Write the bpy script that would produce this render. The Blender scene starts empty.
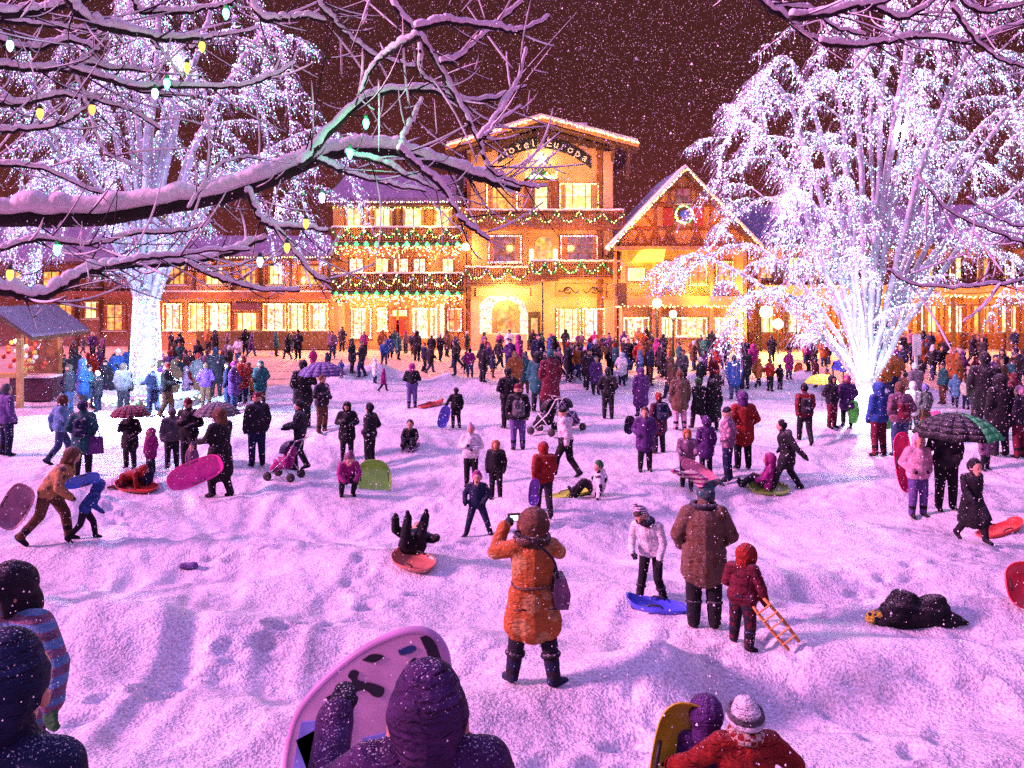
import bpy, math, random
import numpy as np
from mathutils import Vector, Matrix
R = math.radians
rnd = random.Random(7)
nrs = np.random.RandomState(11)
scn = bpy.context.scene
COL = scn.collection
F = 850.0; CX = 512.0; HY = 285.0; CZ = 4.75

def PW(px, py, d):
    """a point seen at pixel px,py standing d metres away"""
    return Vector(((px-CX)/F*d, d, CZ+(HY-py)/F*d))

# ------------------------------------------------------------ materials
def new_mat(name):
    m = bpy.data.materials.new(name); m.use_nodes = True
    nt = m.node_tree; b = nt.nodes['Principled BSDF']
    return m, nt, b

def mat(name, col, rough=0.7, metal=0, var=0.15, scale=6, bump=0.0, bscale=30, emis=None, es=0, spec=0.3):
    m, nt, b = new_mat(name)
    N, L = nt.nodes, nt.links
    tc = N.new('ShaderNodeTexCoord')
    n = N.new('ShaderNodeTexNoise'); n.inputs['Scale'].default_value = scale; n.inputs['Detail'].default_value = 5
    L.new(tc.outputs['Object'], n.inputs['Vector'])
    mr = N.new('ShaderNodeMapRange'); mr.inputs['From Min'].default_value = .3; mr.inputs['From Max'].default_value = .7
    mr.inputs['To Min'].default_value = 1-var; mr.inputs['To Max'].default_value = 1+var
    L.new(n.outputs['Fac'], mr.inputs['Value'])
    mx = N.new('ShaderNodeMix'); mx.data_type = 'RGBA'; mx.blend_type = 'MULTIPLY'; mx.inputs['Factor'].default_value = 1
    mx.inputs['A'].default_value = (*col, 1); L.new(mr.outputs['Result'], mx.inputs['B'])
    L.new(mx.outputs['Result'], b.inputs['Base Color'])
    b.inputs['Roughness'].default_value = rough; b.inputs['Metallic'].default_value = metal
    b.inputs['Specular IOR Level'].default_value = spec
    if bump:
        n2 = N.new('ShaderNodeTexNoise'); n2.inputs['Scale'].default_value = bscale; n2.inputs['Detail'].default_value = 6
        L.new(tc.outputs['Object'], n2.inputs['Vector'])
        bp = N.new('ShaderNodeBump'); bp.inputs['Strength'].default_value = bump; bp.inputs['Distance'].default_value = .05
        L.new(n2.outputs['Fac'], bp.inputs['Height']); L.new(bp.outputs['Normal'], b.inputs['Normal'])
    if emis:
        b.inputs['Emission Color'].default_value = (*emis, 1); b.inputs['Emission Strength'].default_value = es
    return m

def glow(name, col, es, sample=False):
    m, nt, b = new_mat(name)
    b.inputs['Base Color'].default_value = (*col, 1)
    b.inputs['Emission Color'].default_value = (*col, 1); b.inputs['Emission Strength'].default_value = es
    if not sample: m.cycles.emission_sampling = 'NONE'
    return m

def lit_window(name, c1, c2, es, scale=.9):
    """a lit room seen through the glass: goods, lamps and curtains of a shop interior"""
    m, nt, b = new_mat(name); N, L = nt.nodes, nt.links
    tc = N.new('ShaderNodeTexCoord')
    v = N.new('ShaderNodeTexVoronoi'); v.inputs['Scale'].default_value = 2.2*scale; L.new(tc.outputs['Object'], v.inputs['Vector'])
    n = N.new('ShaderNodeTexNoise'); n.inputs['Scale'].default_value = 3.5*scale; n.inputs['Detail'].default_value = 6
    L.new(tc.outputs['Object'], n.inputs['Vector'])
    cr = N.new('ShaderNodeValToRGB'); cr.color_ramp.elements[0].position = .36; cr.color_ramp.elements[1].position = .6
    cr.color_ramp.elements[0].color = (*c2, 1); cr.color_ramp.elements[1].color = (*c1, 1)
    L.new(n.outputs['Fac'], cr.inputs['Fac'])
    mx = N.new('ShaderNodeMix'); mx.data_type = 'RGBA'; mx.blend_type = 'MULTIPLY'; mx.inputs['Factor'].default_value = .55
    L.new(cr.outputs['Color'], mx.inputs['A']); L.new(v.outputs['Color'], mx.inputs['B'])
    L.new(mx.outputs['Result'], b.inputs['Emission Color']); b.inputs['Emission Strength'].default_value = es
    b.inputs['Base Color'].default_value = (.05, .04, .03, 1); b.inputs['Roughness'].default_value = .15
    return m

_fab = {}
def fabric(col, snow=.5, pat=None):
    k = (tuple(round(c, 3) for c in col), snow, pat)
    if k in _fab: return _fab[k]
    m, nt, b = new_mat('fabric'); N, L = nt.nodes, nt.links
    tc = N.new('ShaderNodeTexCoord'); ge = N.new('ShaderNodeNewGeometry')
    n = N.new('ShaderNodeTexNoise'); n.inputs['Scale'].default_value = 9; n.inputs['Detail'].default_value = 5
    L.new(tc.outputs['Object'], n.inputs['Vector'])
    cr = N.new('ShaderNodeValToRGB')
    cr.color_ramp.elements[0].position = .3; cr.color_ramp.elements[1].position = .7
    cr.color_ramp.elements[0].color = (*[c*.62 for c in col], 1); cr.color_ramp.elements[1].color = (*[min(1, c*1.35) for c in col], 1)
    L.new(n.outputs['Fac'], cr.inputs['Fac'])
    base = cr.outputs['Color']
    if pat and pat[0] not in ('knit', 'quilt'):      # bands or checks woven into the cloth
        kind, c2, sc = pat
        w = N.new('ShaderNodeTexWave') if kind == 'band' else N.new('ShaderNodeTexChecker') if kind == 'check' else N.new('ShaderNodeTexVoronoi')
        w.inputs['Scale'].default_value = sc
        if kind == 'band': w.bands_direction = 'Z'; w.inputs['Distortion'].default_value = .6
        L.new(tc.outputs['Object'], w.inputs['Vector'])
        st = N.new('ShaderNodeMath'); st.operation = 'GREATER_THAN'; st.inputs[1].default_value = .5 if kind != 'spot' else .38
        L.new(w.outputs['Fac'] if kind != 'spot' else w.outputs['Distance'], st.inputs[0])
        m2 = N.new('ShaderNodeMix'); m2.data_type = 'RGBA'; L.new(st.outputs[0], m2.inputs['Factor'])
        L.new(base, m2.inputs['A']); m2.inputs['B'].default_value = (*c2, 1); base = m2.outputs['Result']
    # snow that has settled on shoulders, hats and folds
    sp = N.new('ShaderNodeSeparateXYZ'); L.new(ge.outputs['Normal'], sp.inputs[0])
    n3 = N.new('ShaderNodeTexNoise'); n3.inputs['Scale'].default_value = 130; n3.inputs['Detail'].default_value = 4
    L.new(tc.outputs['Object'], n3.inputs['Vector'])
    a = N.new('ShaderNodeMath'); a.operation = 'MULTIPLY_ADD'; a.inputs[1].default_value = .16; L.new(sp.outputs['Z'], a.inputs[0]); L.new(n3.outputs['Fac'], a.inputs[2])
    mr = N.new('ShaderNodeMapRange'); mr.inputs['From Min'].default_value = .745-.09*snow; mr.inputs['From Max'].default_value = .835-.09*snow
    L.new(a.outputs[0], mr.inputs['Value'])
    mx = N.new('ShaderNodeMix'); mx.data_type = 'RGBA'; L.new(mr.outputs['Result'], mx.inputs['Factor'])
    L.new(base, mx.inputs['A']); mx.inputs['B'].default_value = (.75, .75, .78, 1)
    L.new(mx.outputs['Result'], b.inputs['Base Color'])
    b.inputs['Roughness'].default_value = .85; b.inputs['Specular IOR Level'].default_value = .2
    mp = N.new('ShaderNodeMapping'); mp.inputs['Scale'].default_value = (1, 1, 2.3); L.new(tc.outputs['Object'], mp.inputs['Vector'])
    n4 = N.new('ShaderNodeTexNoise'); n4.inputs['Scale'].default_value = 9; n4.inputs['Detail'].default_value = 8; n4.inputs['Distortion'].default_value = 1.8
    L.new(mp.outputs['Vector'], n4.inputs['Vector'])
    bp = N.new('ShaderNodeBump'); bp.inputs['Strength'].default_value = 1; bp.inputs['Distance'].default_value = .045
    if pat and pat[0] == 'knit': pass
    L.new(n4.outputs['Fac'], bp.inputs['Height']); L.new(bp.outputs['Normal'], b.inputs['Normal'])
    if pat and pat[0] in ('knit', 'quilt'):     # ribs of a knitted hat, or the stitched tubes of a padded coat
        wv = N.new('ShaderNodeTexWave'); wv.bands_direction = 'Z'; wv.inputs['Scale'].default_value = pat[2]; wv.inputs['Distortion'].default_value = .8 if pat[0] == 'knit' else 1.2; wv.inputs['Detail Scale'].default_value = 3
        L.new(tc.outputs['Object'], wv.inputs['Vector']); bq = N.new('ShaderNodeBump'); bq.inputs['Strength'].default_value = .9; bq.inputs['Distance'].default_value = .010 if pat[0] == 'knit' else .022
        L.new(wv.outputs['Fac'], bq.inputs['Height']); L.new(bp.outputs['Normal'], bq.inputs['Normal']); L.new(bq.outputs['Normal'], b.inputs['Normal'])
    _fab[k] = m
    return m

def snow_mat(name, col=(.82, .82, .84), fine=1.0, dist=.03):
    m, nt, b = new_mat(name); N, L = nt.nodes, nt.links
    ge = N.new('ShaderNodeNewGeometry')
    def noise(s, d=4, dis=0):
        n = N.new('ShaderNodeTexNoise'); n.inputs['Scale'].default_value = s; n.inputs['Detail'].default_value = d; n.inputs['Distortion'].default_value = dis
        L.new(ge.outputs['Position'], n.inputs['Vector']); return n
    n1 = noise(1.1, 6, .5); n2 = noise(38, 3); n3 = noise(5.5, 5, .3)
    cr = N.new('ShaderNodeValToRGB'); cr.color_ramp.elements[0].position = .3; cr.color_ramp.elements[1].position = .7
    cr.color_ramp.elements[0].color = (col[0]*.74, col[1]*.72, col[2]*.76, 1); cr.color_ramp.elements[1].color = (*[min(.92, c*1.06) for c in col], 1)
    L.new(n1.outputs['Fac'], cr.inputs['Fac']); 
    c3 = N.new('ShaderNodeMapRange'); c3.inputs['From Min'].default_value = .32; c3.inputs['From Max'].default_value = .62
    c3.inputs['To Min'].default_value = .5 if fine > .7 else .85; c3.inputs['To Max'].default_value = 1.0
    L.new(n2.outputs['Fac'], c3.inputs['Value'])
    mx = N.new('ShaderNodeMix'); mx.data_type = 'RGBA'; mx.blend_type = 'MULTIPLY'; mx.inputs['Factor'].default_value = 1
    L.new(cr.outputs['Color'], mx.inputs['A']); L.new(c3.outputs['Result'], mx.inputs['B'])
    L.new(mx.outputs['Result'], b.inputs['Base Color'])
    b.inputs['Roughness'].default_value = .55; b.inputs['Specular IOR Level'].default_value = .35
    b1 = N.new('ShaderNodeBump'); b1.inputs['Strength'].default_value = .8; b1.inputs['Distance'].default_value = dist*fine
    L.new(n2.outputs['Fac'], b1.inputs['Height'])
    b2 = N.new('ShaderNodeBump'); b2.inputs['Strength'].default_value = .8; b2.inputs['Distance'].default_value = .07*fine
    L.new(n3.outputs['Fac'], b2.inputs['Height']); L.new(b1.outputs['Normal'], b2.inputs['Normal'])
    vo = N.new('ShaderNodeTexVoronoi'); vo.feature = 'SMOOTH_F1'; vo.inputs['Scale'].default_value = 2.6; vo.inputs['Smoothness'].default_value = .35
    dn = noise(3, 3); dm = N.new('ShaderNodeMix'); dm.data_type = 'RGBA'; dm.inputs['Factor'].default_value = .12
    L.new(ge.outputs['Position'], dm.inputs['A']); L.new(dn.outputs['Color'], dm.inputs['B']); L.new(dm.outputs['Result'], vo.inputs['Vector'])
    b3 = N.new('ShaderNodeBump'); b3.inputs['Strength'].default_value = .55 if fine >= .6 else .1; b3.inputs['Distance'].default_value = .09*fine; b3.invert = True
    L.new(vo.outputs['Distance'], b3.inputs['Height']); L.new(b2.outputs['Normal'], b3.inputs['Normal'])
    L.new(b3.outputs['Normal'], b.inputs['Normal'])
    return m

# ------------------------------------------------------------ mesh builder
def tag(o, label=None, cat=None, group=None, kind=None):
    if label: o['label'] = label
    if cat: o['category'] = cat
    if group: o['group'] = group
    if kind: o['kind'] = kind
    return o

def empty(name, loc=(0, 0, 0), rz=0):
    o = bpy.data.objects.new(name, None); COL.objects.link(o); o.location = loc; o.rotation_euler.z = rz
    o.empty_display_size = .2
    return o

def frames(P):
    """parallel-transport frames along a polyline"""
    P = np.asarray(P, float); T = np.gradient(P, axis=0)
    T /= np.linalg.norm(T, axis=1)[:, None]+1e-9
    a = np.array([0, 0, 1.]) if abs(T[0][2]) < .9 else np.array([1., 0, 0])
    U = np.zeros_like(P); W = np.zeros_like(P)
    for i in range(len(P)):
        a = a-T[i]*np.dot(a, T[i]); a /= np.linalg.norm(a)+1e-9
        U[i] = a; W[i] = np.cross(T[i], a)
    return U, W

class MB:
    def __init__(s): s.v = []; s.f = []; s.mi = []
    def add(s, vs, fs, mi=0):
        n = len(s.v); s.v.extend([tuple(v) for v in vs]); s.f.extend([tuple(i+n for i in f) for f in fs]); s.mi.extend([mi]*len(fs)); return s
    def box(s, x0, x1, y0, y1, z0, z1, mi=0):
        v = [(x, y, z) for z in (z0, z1) for y in (y0, y1) for x in (x0, x1)]
        return s.add(v, [(0, 2, 3, 1), (4, 5, 7, 6), (0, 1, 5, 4), (2, 6, 7, 3), (0, 4, 6, 2), (1, 3, 7, 5)], mi)
    def prism(s, poly, y0, y1, mi=0):
        """poly of (x, z) extruded along y"""
        n = len(poly); v = [(x, y0, z) for x, z in poly]+[(x, y1, z) for x, z in poly]
        f = [tuple(range(n)), tuple(range(2*n-1, n-1, -1))]+[(i, i+n, (i+1) % n+n, (i+1) % n) for i in range(n)]
        return s.add(v, f, mi)
    def beam(s, a, b, w, h, mi=0):
        a = Vector(a); b = Vector(b); t = (b-a).normalized(); up = Vector((0, 1, 0)) if abs(t.y) < .9 else Vector((0, 0, 1))
        u = t.cross(up).normalized()*w/2; w2 = up*h/2
        v = [p+sx*u+sy*w2 for p in (a, b) for sx, sy in ((-1, -1), (1, -1), (1, 1), (-1, 1))]
        return s.add(v, [(0, 3, 2, 1), (4, 5, 6, 7), (0, 1, 5, 4), (1, 2, 6, 5), (2, 3, 7, 6), (3, 0, 4, 7)], mi)
    def tube(s, P, r, n=6, mi=0, sq=1.0, caps=True):
        P = np.asarray(P, float); r = np.broadcast_to(np.asarray(r, float), (len(P),))
        U, W = frames(P); a = np.linspace(0, 2*np.pi, n, endpoint=False)
        ring = P[:, None, :]+r[:, None, None]*(np.cos(a)[None, :, None]*U[:, None, :]*sq+np.sin(a)[None, :, None]*W[:, None, :])
        v = ring.reshape(-1, 3); f = []
        for i in range(len(P)-1):
            for j in range(n):
                f.append((i*n+j, i*n+(j+1) % n, (i+1)*n+(j+1) % n, (i+1)*n+j))
        if caps: f += [tuple(range(n-1, -1, -1)), tuple((len(P)-1)*n+j for j in range(n))]
        return s.add(v.tolist(), f, mi)
    def lathe(s, prof, c=(0, 0, 0), n=12, mi=0, M=None):
        """prof of (r, z)"""
        v = []; f = []
        for r, z in prof:
            for j in range(n):
                a = 2*math.pi*j/n; p = Vector((r*math.cos(a), r*math.sin(a), z))
                if M: p = M @ p
                v.append((p[0]+c[0], p[1]+c[1], p[2]+c[2]))
        for i in range(len(prof)-1):
            for j in range(n): f.append((i*n+j, i*n+(j+1) % n, (i+1)*n+(j+1) % n, (i+1)*n+j))
        f += [tuple(range(n-1, -1, -1)), tuple((len(prof)-1)*n+j for j in range(n))]
        return s.add(v, f, mi)
    def ball(s, c, r, n=8, m=5, sz=1.0, mi=0):
        return s.lathe([(r*math.sin(math.pi*max(.02, min(.98, i/m))), -r*sz*math.cos(math.pi*i/m)) for i in range(m+1)], c, n, mi)
    def build(s, name, mats, parent=None, smooth=False, loc=None):
        me = bpy.data.meshes.new(name); me.from_pydata(s.v, [], s.f)
        if not isinstance(mats, (list, tuple)): mats = [mats]
        for m in mats: me.materials.append(m)
        if len(mats) > 1: me.polygons.foreach_set('material_index', s.mi)
        if smooth: me.polygons.foreach_set('use_smooth', [True]*len(me.polygons))
        o = bpy.data.objects.new(name, me); COL.objects.link(o)
        if parent: o.parent = parent
        if loc: o.location = loc
        return o

def smooth_poly(P, k=4):
    """Catmull-Rom through points (rows of any width)"""
    P = np.asarray(P, float); Q = np.vstack([2*P[0]-P[1], P, 2*P[-1]-P[-2]]); out = []
    for i in range(1, len(Q)-2):
        for t in np.linspace(0, 1, k, endpoint=False):
            out.append(.5*((2*Q[i])+(-Q[i-1]+Q[i+1])*t+(2*Q[i-1]-5*Q[i]+4*Q[i+1]-Q[i+2])*t*t+(-Q[i-1]+3*Q[i]-3*Q[i+1]+Q[i+2])*t**3))
    out.append(P[-1]); return np.array(out)

# ------------------------------------------------------------ terrain
_h = [(rnd.uniform(0, 6.28), rnd.uniform(.45, 1.0)*w, rnd.uniform(0, 6.28), 1.0/w**.9) for w in (1.1, 1.3, 1.6, 2.1, 2.6, 3.3, 4.0, 1.9) for _ in range(3)]
EDGE = lambda x: 33.5+5.5/(1+np.exp(-(x+9.2)*1.6))-3.5/(1+np.exp(-(x-12)*.8))
BUMPS = [(4.15, 10.9, 1.0, .62, -.50), (4.15, 10.8, 1.9, 1.30, .26), (1.45, 8.0, .70, .45, .36), (2.15, 7.9, .60, .5, -.22), (5.9, 9.6, 1.6, .40, .20), (4.4, 8.4, 2.2, .45, .16), (4.2, 7.4, 2.0, .5, -.14),
         (1.7, 9.6, .9, .5, .10), (-3.6, 9.4, 2.8, .50, .22), (-3.0, 8.3, 2.8, .55, -.20), (-5.5, 13.4, 3.5, .7, .18), (-4.5, 15.3, 3, .8, -.18), (-7, 18.5, 4, .8, .16), (-5, 22, 5, 1, -.14), (3, 16.5, 3.5, .8, .14), (6, 20, 4, .9, -.12), (0, 24, 4, 1, .15), (9, 25, 4, 1.2, .18),
         (-.4, 7.4, .9, .6, .12), (2.6, 37.0, 1.1, 1.2, .55), (1.0, 38.0, 2.2, 1.0, .25), (-7.6, 37.8, 1.2, 1.2, .55), (-5.4, 38.4, .9, 1.0, .5),
         (11.0, 34.6, 2.6, 1.3, .55), (8.6, 36.2, 1.4, 1.2, .35), (5.2, 36.6, 1.2, 1, .3)]
def T(x, y):
    x = np.asarray(x, float); y = np.asarray(y, float)
    b = np.interp(y, [-12, 3, 6, 8, 11, 14, 20, 30, 200], [1.6, 1.4, 1.22, 1.08, .75, .48, .40, .36, .36])
    u = 0
    for a, k, p, am in _h:
        u = u+am*np.sin((x*math.cos(a)*.75+y*math.sin(a)*1.25)*k*1.35+p)
    u = u*.052*np.interp(y, [4, 7, 26, 34], [.35, 1, .9, .35])
    r = b+u
    for cx, cy, sx, sy, h in BUMPS:
        r = r+h*np.exp(-((x-cx)/sx)**2-((y-cy)/sy)**2)
    e = EDGE(x)
    r = r+.27*np.exp(-((y-e+1.2)/.9)**2)*(1+.6*np.sin(x*1.7)+.3*np.sin(x*4.1+1))
    s = np.clip((e-y)/1.6+.5, 0, 1); s = s*s*(3-2*s)
    return r*s-.15*(1-s)

def ground(x, y):
    return max(float(T(x, y)), 0.004)

def hit(px, py, y0=2.5, y1=61):
    """where the line of sight through a pixel meets the ground"""
    ys = np.arange(y0, y1, .02); xs = (px-CX)/F*ys; zs = CZ+(HY-py)/F*ys
    g = np.maximum(T(xs, ys), 0.004); k = np.argmax(zs <= g)
    if not (zs <= g).any(): k = len(ys)-1
    return Vector((float(xs[k]), float(ys[k]), float(g[k])))

# camera
cam = bpy.data.cameras.new('camera'); co = bpy.data.objects.new('camera', cam); COL.objects.link(co)
co.location = (0, 0, CZ); co.rotation_euler = (R(90), 0, 0)
cam.sensor_width = 36; cam.lens = F/1024*36; cam.shift_y = (HY-384)/1024; cam.clip_start = .1; cam.clip_end = 2000
scn.camera = co

# snow field
ys = np.concatenate([np.linspace(-8, 4, 40), np.arange(4.04, 18, .045), np.arange(18, 42, .11)])
M_snow = snow_mat('snow')
_ru = [(rnd.uniform(-9, 9), rnd.uniform(-.45, .45), rnd.uniform(.2, .8), rnd.uniform(.25, .7), rnd.uniform(0, 6), rnd.uniform(.012, .034)) for _ in range(26)]
def rut(x, y):
    r = 0
    for a, b_, c_, w_, p_, h_ in _ru:      # grooves the sleds have run down the slope
        xc = a+b_*(y-14)+c_*np.sin(y*w_+p_); f_ = np.clip((y-5)/3, 0, 1)*np.clip((30-y)/6, 0, 1)
        r = r-h_*f_*np.exp(-((x-xc)/.17)**4)+h_*.5*f_*np.exp(-((np.abs(x-xc)-.27)/.07)**2)
    return r
def sheet(name, ys, xf, mat_, nx):
    V = []; Fc = []
    for y in ys:
        w = xf(y)
        xx = np.linspace(-w, w, nx); zz = T(xx, np.full(nx, y))+rut(xx, y)
        V.append(np.stack([xx, np.full(nx, y), zz], 1))
    V = np.concatenate(V).reshape(len(ys), nx, 3); fr = np.random.RandomState(4)
    for k in range(26):          # trails of footprints trodden into the snow
        fy = 6+22*fr.rand()**1.4; fx = fr.uniform(-.62, .62)*fy; a = fr.uniform(0, 6.28)
        for s_ in range(fr.randint(8, 26)):
            a += fr.normal(0, .12); fx += .34*math.cos(a); fy += .34*math.sin(a); q = .09*(-1)**s_
            px_, py_ = fx-q*math.sin(a), fy+q*math.cos(a)
            if not 5.5 < py_ < 30: continue
            i0, i1 = np.searchsorted(ys, [py_-.35, py_+.35]); B = V[i0:i1]; dx, dy = B[..., 0]-px_, B[..., 1]-py_
            u_ = (dx*math.cos(a)+dy*math.sin(a))/.15; w_ = (-dx*math.sin(a)+dy*math.cos(a))/.075; r2 = u_*u_+w_*w_
            V[i0:i1, :, 2] += -.048*np.exp(-r2**2)+.016*np.exp(-(np.sqrt(r2)-1.55)**2*5)
    V = V.reshape(-1, 3); n = len(ys)
    i, j = np.meshgrid(np.arange(n-1), np.arange(nx-1), indexing='ij'); a = (i*nx+j).ravel()
    Fc = np.stack([a, a+1, a+nx+1, a+nx], 1)
    me = bpy.data.meshes.new(name); me.from_pydata(V.tolist(), [], Fc.tolist()); me.materials.append(mat_)
    me.polygons.foreach_set('use_smooth', [True]*len(me.polygons))
    o = bpy.data.objects.new(name, me); COL.objects.link(o); return o
o = sheet('snow_field', ys, lambda y: 7+max(0, y)*.92, M_snow, 470); tag(o, kind='structure')
M_street = snow_mat('packed_snow', (.62, .43, .29), .6)
mb = MB(); mb.box(-400, 400, -300, 700, -1.0, 0)
tag(mb.build('street', M_street), kind='structure')
# ------------------------------------------------------------ sky and key light
w = bpy.data.worlds.new('World'); scn.world = w; w.use_nodes = True
nt = w.node_tree; N, L = nt.nodes, nt.links; bg = N['Background']
tc = N.new('ShaderNodeTexCoord'); sp = N.new('ShaderNodeSeparateXYZ'); L.new(tc.outputs['Generated'], sp.inputs[0])
nz = N.new('ShaderNodeTexNoise'); nz.inputs['Scale'].default_value = 3; nz.inputs['Detail'].default_value = 5; L.new(tc.outputs['Generated'], nz.inputs['Vector'])
ad = N.new('ShaderNodeMath'); ad.operation = 'MULTIPLY_ADD'; ad.inputs[1].default_value = .14; L.new(nz.outputs['Fac'], ad.inputs[0]); L.new(sp.outputs['Z'], ad.inputs[2])
cr = N.new('ShaderNodeValToRGB'); e = cr.color_ramp.elements
e[0].position = 0.05; e[0].color = (.080, .013, .012, 1); e[1].position = .30; e[1].color = (.035, .0085, .0080, 1)
x = e.new(.50); x.color = (.036, .009, .011, 1); x = e.new(.72); x.color = (.36, .21, .68, 1)
L.new(ad.outputs[0], cr.inputs['Fac'])
# the last trace of the sun's own sky, far below the horizon at night
sky = N.new('ShaderNodeTexSky'); sky.sky_type = 'NISHITA'; sky.sun_disc = False; sky.sun_elevation = R(-6); sky.sun_rotation = R(-85)
sm = N.new('ShaderNodeMix'); sm.data_type = 'RGBA'; sm.blend_type = 'ADD'; sm.inputs['Factor'].default_value = .05
L.new(cr.outputs['Color'], sm.inputs['A']); L.new(sky.outputs['Color'], sm.inputs['B'])
L.new(sm.outputs['Result'], bg.inputs['Color']); bg.inputs['Strength'].default_value = 1.0

sun = bpy.data.lights.new('sun', 'SUN'); so = bpy.data.objects.new('sun', sun); COL.objects.link(so)
sun.energy = 5.0; sun.angle = R(10); sun.color = (1, .31, .66)
d = Vector((math.cos(R(23)), .10, -math.sin(R(23)))).normalized()
so.rotation_euler = d.to_track_quat('-Z', 'Y').to_euler()

def lamp(loc, power, col, rad=.15):
    l = bpy.data.lights.new('lamp', 'POINT'); l.energy = power; l.color = col; l.shadow_soft_size = rad
    o = bpy.data.objects.new('lamp', l); COL.objects.link(o); o.location = loc; return o

# ------------------------------------------------------------ bulbs of the light strings
G = {'white': glow('bulb_white', (.9, .92, 1), 2.3), 'cyan': glow('bulb_cyan', (.35, .95, 1), 2.2), 'pink': glow('bulb_pink', (1, .35, .9), 2),
     'violet': glow('bulb_violet', (.5, .3, 1), 2), 'gold': glow('bulb_gold', (1, .62, .12), 4.5), 'green': glow('bulb_green', (.02, .75, .16), 1.5),
     'warm': glow('bulb_warm', (1, .85, .45), 5), 'red': glow('bulb_red', (1, .08, .05), 2.5)}
def bulbs(name, pts, rad, mats, parent=None, kind=None, jit=0.0, pr=None):
    pts = np.asarray(pts, float); n = len(pts)
    if jit: pts = pts+nrs.normal(0, jit, pts.shape)
    r = (np.asarray(rad)*nrs.uniform(.7, 1.25, n))[:, None, None]
    O = np.array([[1, 0, 0], [-1, 0, 0], [0, 1, 0], [0, -1, 0], [0, 0, 1.3], [0, 0, -1.3]])
    V = (pts[:, None, :]+r*O[None]).reshape(-1, 3)
    T0 = np.array([[0, 2, 4], [2, 1, 4], [1, 3, 4], [3, 0, 4], [2, 0, 5], [1, 2, 5], [3, 1, 5], [0, 3, 5]])
    Fc = (T0[None]+(np.arange(n)*6)[:, None, None]).reshape(-1, 3)
    me = bpy.data.meshes.new(name); me.from_pydata(V.tolist(), [], Fc.tolist())
    for m in mats: me.materials.append(m)
    k = nrs.choice(len(mats), n, p=pr); me.polygons.foreach_set('material_index', np.repeat(k, 8).tolist())
    o = bpy.data.objects.new(name, me); COL.objects.link(o)
    if parent: o.parent = parent
    if kind: o['kind'] = kind
    return o

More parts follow.
